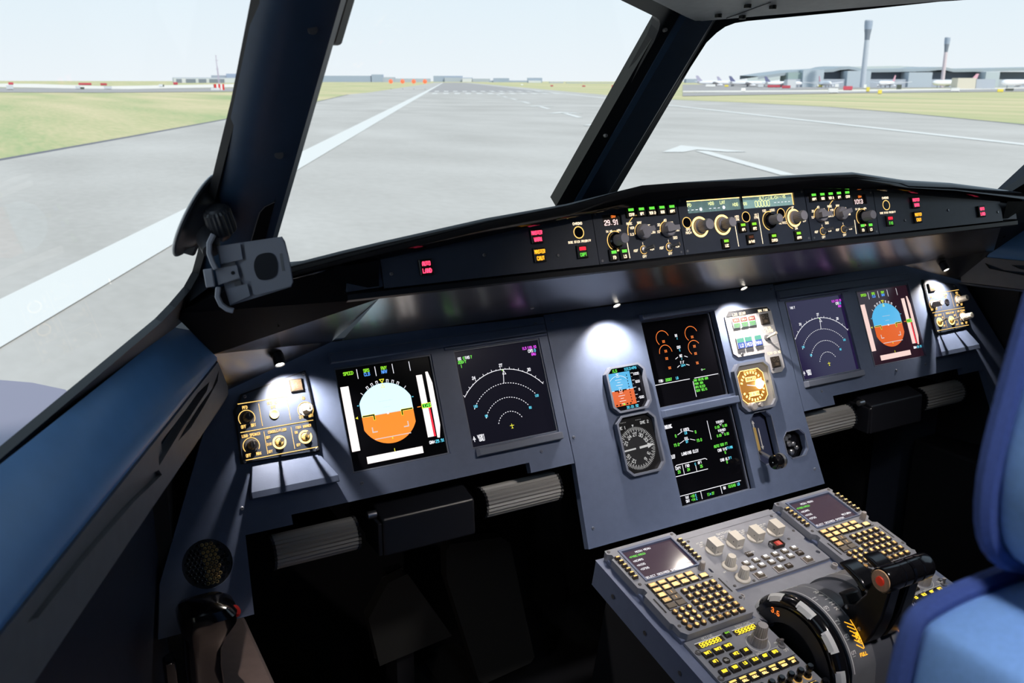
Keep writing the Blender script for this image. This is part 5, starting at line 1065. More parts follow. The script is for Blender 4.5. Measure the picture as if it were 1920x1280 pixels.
# ------------------------------------------------------------------ phone mount on the side window
z = Zm(300, 330, 4.74)
c0 = CAM+ray(465, 515)*1.10
KN = (CAM-c0).normalized(); KU = V3((0, 0, 1)).cross(KN).normalized(); KF = Fr(c0, KU, KN.cross(KU))
t = thing('phone_mount', 'grey phone cradle on a black suction mount stuck to the left side window', 'phone holder', KF)
k = lambda pts, n=0: [KF.at(*z(*q), n) for q in pts]
b = MB(); b.plate(k([(505, 622), (1085, 537), (1112, 580), (1150, 730), (1185, 940), (1165, 985), (625, 1150), (575, 1000), (540, 800)]), [], -.010, 0, PHONE); b.build('back_plate', t, bevel=.0015)
b = MB(); b.plate(k([(748, 612), (1078, 547), (1103, 592), (1142, 730), (1176, 938), (1158, 978), (862, 1056), (826, 1043), (806, 935), (752, 920), (712, 782), (765, 745)]), [], 0, .004, PHONE); o = b.build('raised_pad', t, bevel=.0015)
b = MB(); b.plate(k(smoothpoly([(850, 720), (890, 690), (985, 675), (1030, 715), (1050, 800), (1040, 880), (995, 915), (910, 928), (860, 905), (828, 800)], 2), .004), [], .0035, .0048, PHONED); b.build('grip_spot', o, label='black oval rubber spot')
b = MB(); b.plate(k([(1062, 690), (1085, 685), (1108, 840), (1085, 845)], .004), [], .0035, .0043, LINING); b.build('edge_mark', o)
for nm, pts, h in (('clip', [(520, 625), (712, 600), (735, 740), (545, 782)], .006), ('clip', [(492, 825), (682, 790), (708, 905), (520, 968)], .007), ('clip', [(588, 1002), (775, 955), (800, 1062), (622, 1143)], .006)):
    b = MB(); b.plate(k(pts), [], 0, h, PHONE); b.build(nm, t, bevel=.0012)
def jaw(path, w, d=.020):
    b = MB(); p = k(path); secs = []
    for i, q in enumerate(p):
        a = p[max(i-1, 0)]; c = p[min(i+1, len(p)-1)]; tx, ty = c[0]-a[0], c[1]-a[1]; L = math.hypot(tx, ty); nx, ny = -ty/L*w, tx/L*w
        secs.append([(q[0]+nx, q[1]+ny, -.008), (q[0]-nx, q[1]-ny, -.008), (q[0]-nx, q[1]-ny, d), (q[0]+nx, q[1]+ny, d)])
    b.loft(secs, PHONE, True, True); b.build('jaw', t, bevel=.001, smooth=True)
jaw([(478, 520), (440, 600), (440, 690), (470, 770), (500, 830)], .0026); jaw([(425, 825), (452, 985)], .0048, .012); jaw([(520, 985), (512, 1070), (545, 1140), (600, 1180), (655, 1195)], .0026)
b = MB()
for q in ((640, 775), (690, 955)): x, y = k([q])[0]; b.lathe([(.004, -.006), (.004, .004)], STEEL, (x, y, 0), 10)
x, y = k([(648, 860)], .007)[0]; b.lathe([(.0022, .0065), (.0022, .0075)], BLACK, (x, y, 0), 10); b.build('rivet', t)
p = k([(440, 280), (400, 430), (420, 560), (455, 660)]); b = MB(); b.tube([(*p[0], -.050), (*p[1], -.040), (*p[2], -.022), (*p[3], -.010)], [.010, .012, .013, .010], PHONED, 14); b.build('arm', t, smooth=True)
x, y = k([(520, 375)])[0]; b = MB(); b.lathe([(.0160, -.016), (.0165, -.010), (.0160, .010), (.0135, .013)], PHONED, (0, 0, 0), 40, 2, .08); b.lathe([(.0125, .013), (.010, .0155), (.005, .016)], PHONED, (0, 0, 0), 20); o = b.build('thumb_knob', t, smooth=True, ang=30)
o.matrix_local = Matrix.Translation((x, y, -.020)) @ Matrix.Rotation(R(14), 4, 'Z') @ Matrix.Rotation(R(-62), 4, 'X')
P1 = Zc(-.862, -.150, .437); P3 = Zc(-1.107, -.436, .288); P2 = Zc(-.850, -.361, .646); gn = (P1-P3).cross(P2-P1).normalized(); gn = -gn if gn.dot(CAM-P1) < 0 else gn
d = ray(366, 402); gp = CAM+d*((P1-gn*.012-CAM).dot(gn)/d.dot(gn)); gz = gn; gx = V3((0, 0, 1)).cross(gz).normalized(); gy = gz.cross(gx)
M4 = Matrix(((gx.x, gy.x, gz.x, gp.x), (gx.y, gy.y, gz.y, gp.y), (gx.z, gy.z, gz.z, gp.z), (0, 0, 0, 1)))
b = MB(); b.M = KF.mat().inverted() @ M4
b.lathe([(.051, 0), (.053, .002), (.051, .005), (.046, .006), (.040, .009), (.034, .016), (.022, .022), (.017, .030), (.014, .042), (.008, .046)], PHONED, (0, 0, 0), 40)
b.lathe([(.0536, .0005), (.0543, .0018), (.0536, .003)], WHITE, (0, 0, 0), 40); b.build('suction_cup', t, smooth=True)  # white ring is a highlight painted along the cup rim
b = MB(); b.M = KF.mat().inverted() @ M4; b.box(-.006, .006, -.048, -.012, .004, .018, PHONED, .002); b.build('release_tab', t, bevel=.002)
# ------------------------------------------------------------------ the airfield outside
HE = 5.0; GZ = CAM.z-HE; AZ = R(25.0)                     # eye height above the runway, runway heading
RD = V3((sin(AZ), cos(AZ), 0)); RL = V3((cos(AZ), -sin(AZ), 0)); C2 = V3((CAM.x, CAM.y, 0))
def gp(l, d, h=0): return C2+RL*l+RD*d+V3((0, 0, GZ+h))
def gld(px, py):                                          # ground point under a pixel, in runway coordinates
    p = onz(px, py, GZ)-C2; return (p.dot(RL), p.dot(RD))
def surf(name, c1, c2, scale, rough=.9, stretch=(1, 1)):
    m = bpy.data.materials.new(name); m.use_nodes = True; nt = m.node_tree; bs = nt.nodes['Principled BSDF']; bs.inputs['Roughness'].default_value = rough; bs.inputs['Specular IOR Level'].default_value = .15
    tc = nt.nodes.new('ShaderNodeTexCoord'); mp = nt.nodes.new('ShaderNodeMapping'); mp.inputs['Rotation'].default_value = (0, 0, AZ); mp.inputs['Scale'].default_value = (stretch[0], stretch[1], 1)
    n1 = nt.nodes.new('ShaderNodeTexNoise'); n1.inputs['Scale'].default_value = scale; n1.inputs['Detail'].default_value = 8
    n2 = nt.nodes.new('ShaderNodeTexNoise'); n2.inputs['Scale'].default_value = scale*30; n2.inputs['Detail'].default_value = 3
    mx = nt.nodes.new('ShaderNodeMath'); mx.operation = 'MULTIPLY_ADD'; mx.inputs[1].default_value = .35
    cr = nt.nodes.new('ShaderNodeValToRGB'); cr.color_ramp.elements[0].color = (*c1, 1); cr.color_ramp.elements[1].color = (*c2, 1); cr.color_ramp.elements[0].position = .42; cr.color_ramp.elements[1].position = .88
    if name == 'airfield_grass': q = cr.color_ramp.elements.new(.62); q.color = (.52, .50, .27, 1)
    nt.links.new(tc.outputs['Object'], mp.inputs[0]); nt.links.new(mp.outputs[0], n1.inputs[0]); nt.links.new(mp.outputs[0], n2.inputs[0]); nt.links.new(n2.outputs[0], mx.inputs[0]); nt.links.new(n1.outputs[0], mx.inputs[2]); nt.links.new(mx.outputs[0], cr.inputs[0]); nt.links.new(cr.outputs[0], bs.inputs['Base Color']); return m
GRASS = surf('airfield_grass', (.33, .43, .20), (.72, .59, .37), .035, .95, (1.6, .22))
ASPH = surf('runway_asphalt', (.445, .415, .38), (.575, .54, .50), .10, .9, (1, .5))
ASPD = surf('dark_asphalt', (.36, .335, .325), (.42, .395, .38), .05)
CONC = surf('pale_concrete', (.74, .68, .61), (.84, .78, .70), .03)
PAINT = mat('runway_paint', (.74, .72, .68), .8); EDGE = mat('asphalt_edge_dark', (.16, .155, .18), .9)
def flat(b, pts, h, m): 
    q = [gp(l, d, h) for l, d in pts]
    if sum(a.x*c.y-c.x*a.y for a, c in zip(q, q[1:]+q[:1])) < 0: q = q[::-1]
    b.poly(q, m)
b = MB(); b.poly([V3((-4000, -600, GZ-.12)), V3((5000, -600, GZ-.12)), V3((5000, 7000, GZ-.12)), V3((-4000, 7000, GZ-.12))], GRASS); struct('ground', b, 'flat airfield grass stretching to the horizon')
RE_ = [gld(*p) for p in ((1180, 182), (1270, 187), (1400, 192.5), (1560, 200.5), (1700, 212), (1920, 233), (2250, 275), (2700, 340))]
b = MB()
flat(b, [(-29.5, -60), (-29.5, 90), (-30.5, 200), (-37, 360), (-34, 420), (-31, 2600), (60, 2600)]+RE_+[(62, -60)], 0, ASPH)
flat(b, [(-29.5, -60), (-29.5, 90), (-30.5, 200), (-37, 360), (-36.3, 360), (-29.9, 200), (-28.8, 90), (-28.8, -60)], .01, EDGE)
flat(b, RE_+[(l-.9, d) for l, d in RE_[::-1]], .01, EDGE)
flat(b, [(-9.7, 430), (47.4, 430), (47.4, 2500), (-9.7, 2500)], .01, ASPD)
rw = struct('road', b, 'wide grey runway running away ahead of the cockpit'); rw.name = 'runway'
b = MB()
flat(b, [(-10.6, -40), (-8.7, -40), (-8.7, 2400), (-10.6, 2400)], .03, PAINT); flat(b, [(46.6, -40), (48.1, -40), (48.1, 2400), (46.6, 2400)], .03, PAINT)
b.build('edge_line', rw)
for i in range(8):
    d0 = 74.5+i*41.5; b = MB(); c = 18.7
    flat(b, [(c-.45, d0-24), (c+.45, d0-24), (c+.45, d0-5.6), (c-.45, d0-5.6)], .03, PAINT)
    flat(b, [(c, d0+.5), (c-3.2, d0-6.8), (c-1.6, d0-6.8), (c, d0-4.4), (c+1.6, d0-6.8), (c+3.2, d0-6.8)], .035, PAINT); b.build('arrow_marking', rw)
for d0, L in ((378, 26), (455, 30)):
    for i in range(12):
        b = MB(); l = -6+i*4.5; flat(b, [(l, d0), (l+2.2, d0), (l+2.2, d0+L), (l, d0+L)], .03, PAINT); b.build('threshold_stripe', rw)
# taxiways
b = MB(); Q_ = lambda pts, m, h: flat(b, [gld(*p) for p in pts], h, m)
Q_([(-80, 164), (120, 165.5), (240, 167), (440, 164.5), (440, 171.5), (200, 173.5), (-80, 172.5)], ASPD, .005); Q_([(-80, 156.2), (60, 157), (200, 161.5), (440, 157.5), (440, 163.5), (240, 167), (120, 165.5), (-80, 162)], CONC, .01); 0 and flat(b, [(-900, 440), (-36, 440), (-36, 500), (-900, 520)], .0, ASPD); 0 and flat(b, [(-1400, 640), (-36, 540), (-36, 560), (-1400, 720)], .0, CONC); tx = struct('taxiway', b, 'pale taxiway strips crossing the grass at the left'); tx['kind'] = 'structure'
b = MB()
def strip(pts, m, h=0):
    q = [gld(*p) for p in pts]; flat(b, q, h, m)
strip([(1280, 180), (1600, 174.5), (1960, 171), (1960, 166), (1600, 169), (1280, 174)], ASPD); strip([(1280, 171.5), (1960, 161.5), (1960, 155.5), (1280, 158.5)], ASPD, .005)
strip([(1280, 173), (1600, 171.5), (1960, 165.5), (1960, 163), (1600, 168), (1280, 170.5)], CONC, .01)
tx = struct('taxiway', b, 'grey and pale taxiway strips in front of the terminal at the right')
def ex(px, D): return C2+V3((sin(YAW), cos(YAW), 0))*D+V3((cos(YAW), -sin(YAW), 0))*(D*(px-960)/1807)
def hz_(py, D): return CAM.z+(151-py)*D/1876
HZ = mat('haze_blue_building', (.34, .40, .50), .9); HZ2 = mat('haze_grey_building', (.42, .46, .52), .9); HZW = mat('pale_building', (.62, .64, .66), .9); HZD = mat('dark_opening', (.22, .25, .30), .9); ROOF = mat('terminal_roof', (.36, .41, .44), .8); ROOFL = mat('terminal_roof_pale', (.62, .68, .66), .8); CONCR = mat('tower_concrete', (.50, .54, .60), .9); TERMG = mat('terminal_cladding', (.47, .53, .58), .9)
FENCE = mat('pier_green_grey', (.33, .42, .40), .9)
def block(b, px0, px1, ytop, D, m, depth=40, ybot=None):
    a, c = ex(px0, D), ex(px1, D); fw = V3((sin(YAW), cos(YAW), 0))*depth; z0 = GZ if ybot is None else hz_(ybot, D); z1 = hz_(ytop, D)
    q = [a, c, c+fw, a+fw]; b.add([V3((p.x, p.y, z0)) for p in q]+[V3((p.x, p.y, z1)) for p in q], [(3, 2, 1, 0), (4, 5, 6, 7), (0, 1, 5, 4), (1, 2, 6, 5), (2, 3, 7, 6), (3, 0, 4, 7)], m)
def building(label, parts, D, grp=None, depth=40):
    p0 = ex((parts[0][1]+parts[0][2])/2, D); t = thing('airport_building', label, 'building', Fr((p0.x, p0.y, GZ), (1, 0, 0), (0, 1, 0)), group=grp); off = V3((p0.x, p0.y, GZ))
    for nm, a, c, y, m, dd in parts:
        b = MB(); block(b, a, c, y, D+dd, m, depth); b.v = [tuple(V3(v)-off) for v in b.v]; b.build(nm, t)
G = 'far airport buildings on the horizon'
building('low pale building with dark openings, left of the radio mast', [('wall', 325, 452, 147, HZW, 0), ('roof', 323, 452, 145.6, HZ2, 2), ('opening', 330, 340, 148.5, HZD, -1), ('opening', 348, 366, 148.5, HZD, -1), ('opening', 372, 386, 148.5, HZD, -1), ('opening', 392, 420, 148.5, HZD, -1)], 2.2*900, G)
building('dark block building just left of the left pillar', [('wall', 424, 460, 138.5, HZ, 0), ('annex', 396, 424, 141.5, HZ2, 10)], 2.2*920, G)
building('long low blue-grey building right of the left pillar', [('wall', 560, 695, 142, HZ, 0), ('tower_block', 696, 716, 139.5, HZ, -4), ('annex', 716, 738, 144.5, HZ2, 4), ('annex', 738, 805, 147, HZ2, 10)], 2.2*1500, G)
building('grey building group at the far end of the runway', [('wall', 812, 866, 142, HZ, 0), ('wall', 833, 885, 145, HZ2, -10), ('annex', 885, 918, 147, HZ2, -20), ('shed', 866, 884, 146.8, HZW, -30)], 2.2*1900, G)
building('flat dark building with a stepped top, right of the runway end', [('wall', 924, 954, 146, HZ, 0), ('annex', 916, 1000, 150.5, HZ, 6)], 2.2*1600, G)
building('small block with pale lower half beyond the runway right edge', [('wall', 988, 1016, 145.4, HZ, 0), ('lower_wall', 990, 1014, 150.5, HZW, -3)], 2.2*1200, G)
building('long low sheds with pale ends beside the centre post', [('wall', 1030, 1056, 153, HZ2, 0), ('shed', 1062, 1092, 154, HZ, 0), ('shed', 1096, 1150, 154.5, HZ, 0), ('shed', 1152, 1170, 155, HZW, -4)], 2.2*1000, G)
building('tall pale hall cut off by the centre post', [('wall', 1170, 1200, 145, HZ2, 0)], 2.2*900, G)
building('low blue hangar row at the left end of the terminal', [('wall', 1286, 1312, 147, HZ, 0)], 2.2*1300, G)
# terminal
D = 860
t = thing('terminal_building', 'long grey terminal with curved roof sections and pale gate blocks, at the right', 'building', Fr((0, 0, 0), (1, 0, 0), (0, 1, 0))); p0 = ex(1720, D); off = V3((p0.x, p0.y, GZ)); t.matrix_world = Matrix.Translation(off)
def tp(nm, fn):
    b = MB(); fn(b); b.v = [tuple(V3(v)-off) for v in b.v]; b.build(nm, t)
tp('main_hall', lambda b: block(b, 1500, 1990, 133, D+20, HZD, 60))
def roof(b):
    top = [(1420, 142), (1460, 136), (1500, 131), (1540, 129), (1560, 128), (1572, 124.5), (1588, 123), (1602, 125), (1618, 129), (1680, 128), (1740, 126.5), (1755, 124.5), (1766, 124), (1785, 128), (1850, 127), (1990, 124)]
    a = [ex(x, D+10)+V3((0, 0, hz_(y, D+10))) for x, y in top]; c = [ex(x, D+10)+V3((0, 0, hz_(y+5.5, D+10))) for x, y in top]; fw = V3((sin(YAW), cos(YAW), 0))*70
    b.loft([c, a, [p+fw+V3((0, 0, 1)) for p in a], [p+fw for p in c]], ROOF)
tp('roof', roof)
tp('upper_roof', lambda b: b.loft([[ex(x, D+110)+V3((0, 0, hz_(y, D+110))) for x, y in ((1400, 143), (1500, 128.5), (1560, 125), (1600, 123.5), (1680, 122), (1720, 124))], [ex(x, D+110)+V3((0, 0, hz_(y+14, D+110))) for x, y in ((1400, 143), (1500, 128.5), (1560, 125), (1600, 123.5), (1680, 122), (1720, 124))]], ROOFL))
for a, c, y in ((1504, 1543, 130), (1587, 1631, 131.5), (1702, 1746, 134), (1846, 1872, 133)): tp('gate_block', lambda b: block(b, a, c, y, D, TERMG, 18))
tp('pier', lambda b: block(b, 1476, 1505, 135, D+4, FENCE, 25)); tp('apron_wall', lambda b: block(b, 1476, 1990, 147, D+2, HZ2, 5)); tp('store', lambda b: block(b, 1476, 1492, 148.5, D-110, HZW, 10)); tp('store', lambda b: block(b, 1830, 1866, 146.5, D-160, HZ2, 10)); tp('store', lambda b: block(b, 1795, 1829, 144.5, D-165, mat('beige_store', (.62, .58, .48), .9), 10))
def tower(label, px, ybase, ytop, w, D, tint):
    p = ex(px, D); t = thing('control_tower', label, 'tower', Fr((p.x, p.y, GZ), (1, 0, 0), (0, 1, 0))); k = D/1876; H = hz_(ytop, D)-GZ; r = w*k/2
    b = MB(); b.lathe([(r*1.05, 0), (r*.92, H*.72)], tint, (0, 0, 0), 20); b.build('shaft', t, smooth=True)
    b = MB(); b.lathe([(r*.92, H*.72), (r*1.05, H*.80), (r*1.35, H*.88)], HZD, (0, 0, 0), 20); b.build('cab_base', t, smooth=True)
    b = MB(); b.lathe([(r*1.35, H*.88), (r*1.5, H*.95), (r*1.5, H)], HZ, (0, 0, 0), 20); b.build('cab', t, smooth=True); b = MB(); b.lathe([(r*1.55, H), (r*1.3, H*1.02)], HZ2, (0, 0, 0), 20); b.build('cab_roof', t)
    return t
def tower2(label, pxb, px, ytop, w, D, tint, hd):
    t = tower(label, px, 0, ytop, w, D, tint)
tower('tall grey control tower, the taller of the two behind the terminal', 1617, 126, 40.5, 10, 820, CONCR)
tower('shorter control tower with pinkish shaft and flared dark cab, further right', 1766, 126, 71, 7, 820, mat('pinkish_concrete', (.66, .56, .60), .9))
# radio mast with chequered hut
p = ex(409, 520); t = thing('radio_mast', 'thin lattice radio mast above a red and white hut at the left', 'mast', Fr((p.x, p.y, GZ), (1, 0, 0), (0, 1, 0))); k = 520/1876; H = hz_(104, 520)-GZ
b = MB(); m_ = mat('mast_mauve', (.50, .45, .55), .8); b.tube([(0, 0, 2), (-.3, 0, H)], .22, m_, 6); b.tube([(.8, 0, 2), (0, 0, H*.7)], .15, m_, 6)
for f in (.35, .6, .85): b.tube([(-.9, 0, H*f), (.7, 0, H*f)], .12, m_, 6)
b.build('mast_pole', t)
for i in range(5): b = MB(); b.box(-2.6+i*1.05, -2.6+i*1.05+1.05, -1, 1, 0, 3.1, REDB if i % 2 == 0 else WHITE); b.build('hut_panel', t)
b = MB(); b.box(-5.0, -.2, -3, -2, 0, 1.1, HZW); b.build('white_cabin', t)
# approach lights
for i, px in enumerate((732, 754, 775, 796)):
    D = 560; p = ex(px, D); t = thing('runway_light', ('farthest left', 'second', 'third', 'rightmost')[i]+' of four glowing orange approach lights on the grass', 'light', Fr((p.x, p.y, GZ), (1, 0, 0), (0, 1, 0)), group='orange approach lights')
    b = MB(); b.tube([(0, 0, 0), (0, 0, .7)], .12, HZD, 8); b.build('stand', t); b = MB(); r = 1.25; b.lathe([(r*cos(a), r*sin(a)+hz_(152.4, D)-GZ) for a in (R(-88+22*j) for j in range(9))], glow('approach_light_orange', (1, .20, .07), 1.15) if not i else bpy.data.materials['approach_light_orange'], (0, 0, 0), 16); b.build('lamp_head', t, smooth=True)
# parked aeroplanes
PW = mat('airliner_white', (.80, .81, .84), .4); FINS = {'n': mat('fin_navy', (.14, .15, .27), .5), 'r': mat('fin_rose', (.66, .36, .42), .5), 'g': mat('fin_grey_violet', (.42, .40, .52), .5)}
def airliner(label, px, D, az, L, fin):
    p = ex(px, D); t = thing('airliner', label, 'aeroplane', Fr((p.x, p.y, GZ), (1, 0, 0), (0, 1, 0)), group='airliners parked at the terminal'); r = L*.050; zc = r*1.9
    b = MB(); b.lathe([(r*.05, L*.5), (r*.5, L*.485), (r*.85, L*.45), (r, L*.40), (r, -L*.22), (r*.8, -L*.34), (r*.45, -L*.44), (r*.15, -L*.5)], PW, (0, 0, zc), 18, 0); o1 = b.build('fuselage', t, smooth=True)
    b = MB(); b.add([(-L*.33, y, z) for y, z in ((-.25, zc+r*.7), (.25, zc+r*.7))]+[(-L*.46, y, zc+r*.7) for y in (-.25, .25)]+[(-L*.45, y, zc+L*.165) for y in (-.12, .12)]+[(-L*.51, y, zc+L*.165) for y in (-.12, .12)], [(0, 1, 3, 2), (4, 6, 7, 5), (0, 4, 5, 1), (1, 5, 7, 3), (3, 7, 6, 2), (2, 6, 4, 0)], FINS[fin]); o2 = b.build('tail_fin', t, label='coloured tail fin')
    objs = [o1, o2]
    for s in (-1, 1):
        b = MB(); w = [(L*.10, s*r*.8, zc-r*.5), (-L*.10, s*r*.8, zc-r*.5), (-L*.17, s*L*.46, zc+r*.4), (-L*.12, s*L*.46, zc+r*.4)]; b.add(w+[(x, y, z+.5) for x, y, z in w], [(0, 1, 2, 3), (7, 6, 5, 4), (0, 4, 5, 1), (1, 5, 6, 2), (2, 6, 7, 3), (3, 7, 4, 0)], PW); objs.append(b.build('wing', t))
        b = MB(); b.lathe([(r*.38, L*.12), (r*.46, L*.10), (r*.40, L*.01), (r*.2, -L*.02)], PW, (0, s*L*.17, zc-r*1.05), 14, 0); objs.append(b.build('engine', t, smooth=True))
        b = MB(); w = [(-L*.40, s*r*.3, zc+r*.3), (-L*.47, s*r*.3, zc+r*.3), (-L*.50, s*L*.16, zc+r*.6), (-L*.47, s*L*.16, zc+r*.6)]; b.add(w+[(x, y, z+.3) for x, y, z in w], [(0, 1, 2, 3), (7, 6, 5, 4), (0, 4, 5, 1), (1, 5, 6, 2), (2, 6, 7, 3), (3, 7, 4, 0)], PW); objs.append(b.build('tailplane', t))
    b = MB()
    for x, y in ((L*.38, 0), (-L*.04, r), (-L*.04, -r)): b.tube([(x, y, 0), (x, y, zc-r*.7)], .35, HZD, 6)
    objs.append(b.build('landing_gear', t))
    t.matrix_world = Matrix.Translation((p.x, p.y, GZ)) @ Matrix.Rotation(az, 4, 'Z')
side_az = -YAW
airliner('white airliner with grey-violet tail, leftmost of the row beside the centre post', 1342, 900, side_az, 38, 'g')
airliner('white airliner with navy tail, second from the centre post', 1376, 960, side_az+.1, 36, 'g')
airliner('white airliner with the tallest navy tail, left of the terminal', 1404, 860, side_az-.05, 36, 'n')
airliner('white airliner partly behind the green-grey pier, navy tail', 1468, 815, side_az+.15, 34, 'n')
airliner('white airliner seen nose-on between the first two gate blocks', 1545, 800, -YAW-pi/2-.05, 36, 'r')
airliner('white airliner with rose tail at three-quarter view, right of the tall tower', 1663, 790, -YAW-pi*.72, 38, 'r')
airliner('white airliner with rose tail seen side-on, right of the shorter tower', 1790, 765, pi-YAW+.25, 42, 'r')
airliner('white airliner cut off by the right edge of the picture', 1925, 760, pi-YAW+.2, 46, 'g')
# signs and small boxes on the grass
RS = mat('sign_red', (.52, .07, .10), .6); YS = mat('sign_yellow', (.80, .66, .10), .6); WS_ = mat('sign_white', (.82, .82, .80), .6); BS = mat('sign_black', (.08, .09, .07), .6)
SG = [(1451, 163, 24, 5, RS, 'red taxiway board, left of two in front of the pier'), (1474, 164.5, 16, 5.5, RS, 'red taxiway board, right of two in front of the pier'), (1590, 168, 17, 8, RS, 'red taxiway board right of the large white board'), (1563, 173, 18, 9, WS_, 'largest white board on the grass edge below the terminal'), (1569, 163, 7, 7, WS_, 'small white box behind the large white board'), (1394, 170.5, 8, 6.5, WS_, 'small white box on the pale strip left of the boards'), (1426, 163, 10, 6, HZW, 'pale grey box left of the red boards'), (1537, 162, 10, 5, YS, 'yellow and black sign left of the large white board'), (1628, 171, 6, 9, YS, 'narrow yellow sign right of the red board'), (1651, 175, 7, 8, YS, 'yellow sign standing alone on the grass'), (1686, 166, 9, 9, BS, 'dark and yellow sign facing away near mid terminal'), (1622, 165, 5, 8, WS_, 'slim white post beside the narrow yellow sign'), (1792, 170, 16, 7, WS_, 'white box on the pale strip below the side-on airliner'), (1825, 162, 12, 4, YS, 'low yellow sign below the beige store'), (1877, 171, 11, 6, YS, 'yellow sign beside the black one at the right'), (1894, 168.5, 15, 4.5, BS, 'black sign at the far right'), (1916, 158, 12, 4, YS, 'orange-yellow sign at the right edge of the picture'), (1362, 162, 7, 4, YS, 'small yellow sign under the leftmost airliners'), (1332, 162, 18, 5, WS_, 'pale hut beside the centre post'), (1454, 157.5, 5, 3, YS, 'tiny yellow vehicle by the pier'),
      (19, 160, 9, 5, RS, 'red board at the far left edge of the airfield'), (158, 160.5, 24, 4.5, RS, 'long red board with a dark end at the left'), (193, 161, 12, 4.5, RS, 'short red board right of the long one'), (16, 169, 12, 8, HZW, 'pale box under the far left red board'), (144, 168, 9, 6, HZW, 'pale box below the long red board'), (200, 168, 14, 6, HZW, 'pale box below the short red board'), (300, 163.5, 7, 5, HZW, 'small pale box on the strip, left of the mast'), (328, 156.5, 8, 5, RS, 'red board under the low pale building'), (304, 163, 4, 4, BS, 'tiny dark marker beside a small pale box'), (152, 168, 7, 4, BS, 'small dark box beside the pale box below the long red board'),
      (1034, 161.5, 5, 2.6, RS, 'tiny red board on the grass right of the runway'), (1094, 162, 6, 2.6, RS, 'tiny red board below the long sheds'), (1151, 164, 9, 5, RS, 'red marker on the grass beside the centre post'), (978, 159.8, 4, 2.6, WS_, 'tiny white marker near the runway end')]
for px, yb, w, h, m, lab in SG:
    D = HE*1876/max(4, (yb-151)); D = min(D, 1100); k = D/1807; p = ex(px, D); t = thing('airfield_sign', lab, 'sign', Fr((p.x, p.y, GZ), (cos(YAW), -sin(YAW), 0), (sin(YAW), cos(YAW), 0)), group='signs and boxes on the airfield')
    W, H = w*k, h*D/1876; b = MB(); b.box(-W/2, W/2, -.25, .25, H*.12, H, m); b.build('board', t)
    b = MB(); b.box(-W*.46, W*.46, -.12, .12, 0, H*.13, BS); b.build('base', t)
# ground outside the left window: the edge of the platform the cockpit stands on
b = MB(); b.M = None
q = [onz(-90, 700, -.62+ZO), onz(0, 712, -.62+ZO), onz(60, 717, -.62+ZO), onz(122, 730, -.62+ZO), onz(330, 900, -.62+ZO), onz(-400, 1100, -.62+ZO)]
pb = [V3((p.x, p.y, GZ)) for p in q]; b.add(q+pb, [tuple(range(6))]+[(i, (i+1) % 6, (i+1) % 6+6, i+6) for i in range(6)], mat('platform_mauve_grey', (.26, .25, .32), .8)); struct('exterior_platform', b, 'mauve-grey platform edge outside the left window')
# ------------------------------------------------------------------ light
w = bpy.data.worlds.new('sky'); SC.world = w; w.use_nodes = True; nt = w.node_tree; bg = nt.nodes['Background']
tc = nt.nodes.new('ShaderNodeTexCoord'); sp = nt.nodes.new('ShaderNodeSeparateXYZ'); cr = nt.nodes.new('ShaderNodeValToRGB'); e = cr.color_ramp.elements
e[0].position = 0; e[0].color = (.90, .955, 1.0, 1); e[1].position = .30; e[1].color = (.62, .80, .97, 1)
q = e.new(.07); q.color = (.83, .93, 1.0, 1)
nt.links.new(tc.outputs['Generated'], sp.inputs[0]); nt.links.new(sp.outputs['Z'], cr.inputs[0]); nt.links.new(cr.outputs[0], bg.inputs[0]); bg.inputs[1].default_value = 1.0
def light(name, kind, loc, e, c, rot=(0, 0, 0), **k):
    l = bpy.data.lights.new(name, kind); l.energy = e; l.color = c
    for a, v in k.items(): setattr(l, a, v)
    o = bpy.data.objects.new(name, l); COL.objects.link(o); o.location = loc; o.rotation_euler = rot; return o
light('sun', 'SUN', (0, 0, 30), 2.9, (1, .95, .88), (R(50), 0, R(10)), angle=R(3))       # high sun from behind the aircraft
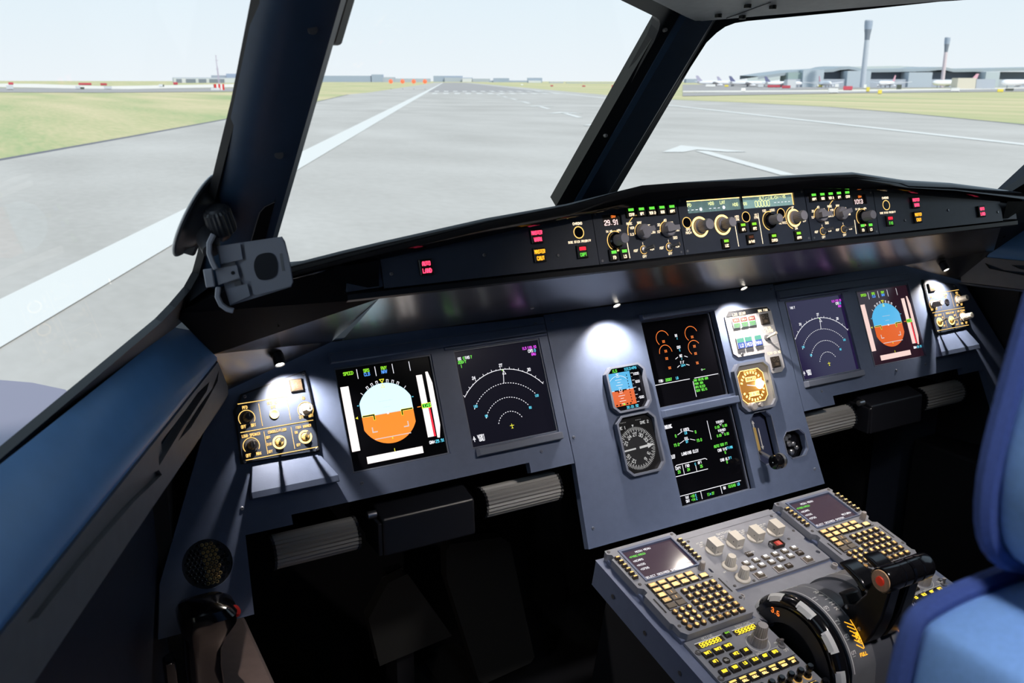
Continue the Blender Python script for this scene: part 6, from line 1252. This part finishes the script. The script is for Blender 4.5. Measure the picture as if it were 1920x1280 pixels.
def dome(label, x, y, z, en, c, size, rot):
    t = thing('ceiling_light', label, 'lamp', Fr((x, y, z), (1, 0, 0), (0, 1, 0)), group='overhead cockpit lights'); b = MB(); b.plate(rectp(-size/2, size/2, -size/2, size/2), [], .012, .03, LINING); b.build('lamp_housing', t)
    b = MB(); b.plate(rectp(-size*.45, size*.45, -size*.45, size*.45), [], .008, .012, glow('dome_diffuser', c, 1.0)); b.build('diffuser', t)
    light('ceiling_light_source', 'AREA', (x, y, z), en, c, rot, size=size)
def aim(p, q): d = (V3(q)-V3(p)).normalized(); return d.to_track_quat('-Z', 'Y').to_euler()
p = (-.86, -1.42, 1.0+ZO); dome('added blue-white fill light above the captain seat', *p, 1.25, (.76, .86, 1), .12, aim(p, (-.50, -1.06, .25+ZO))); bpy.data.lights['ceiling_light_source'].spread = R(58)  # unseen lamp added to brighten the seat back
p = (-1.08, -.62, .04+ZO); q = (-.845, -.24, -.27+ZO)
t = thing('console_lamp', 'small round lamp under the left sill lighting the side console beside the sidestick', 'lamp', Fr(p, (1, 0, 0), (0, 1, 0))); b = MB(); b.lathe([(.009, .004), (.009, .028)], BLACK, (0, 0, 0), 18); b.build('lamp_housing', t, smooth=True)
b = MB(); b.lathe([(.0075, .003), (.003, .001)], LENS, (0, 0, 0), 16); b.build('lamp_lens', t, smooth=True)
light('console_lamp_light', 'SPOT', (p[0], p[1], p[2]-.004), 5.0, (1, .82, .74), aim(p, q), spot_size=R(46), spot_blend=.8, shadow_soft_size=.008)
p = (.05, -.95, .93+ZO); dome('warm overhead flood light shining on the pedestal', *p, 2.2, (1, .92, .87), .12, aim(p, (0, -.22, -.1+ZO))); bpy.data.lights['ceiling_light_source.001'].spread = R(60)
SC.view_settings.view_transform = 'Standard'; SC.view_settings.look = 'None'; SC.view_settings.exposure = 0; SC.view_settings.gamma = 1
SC.cycles.max_bounces = 6; SC.cycles.diffuse_bounces = 3; SC.cycles.glossy_bounces = 3; SC.cycles.transparent_max_bounces = 8; SC.cycles.caustics_reflective = False; SC.cycles.caustics_refractive = False
SC.cycles.sample_clamp_indirect = 3; SC.cycles.use_denoising = True
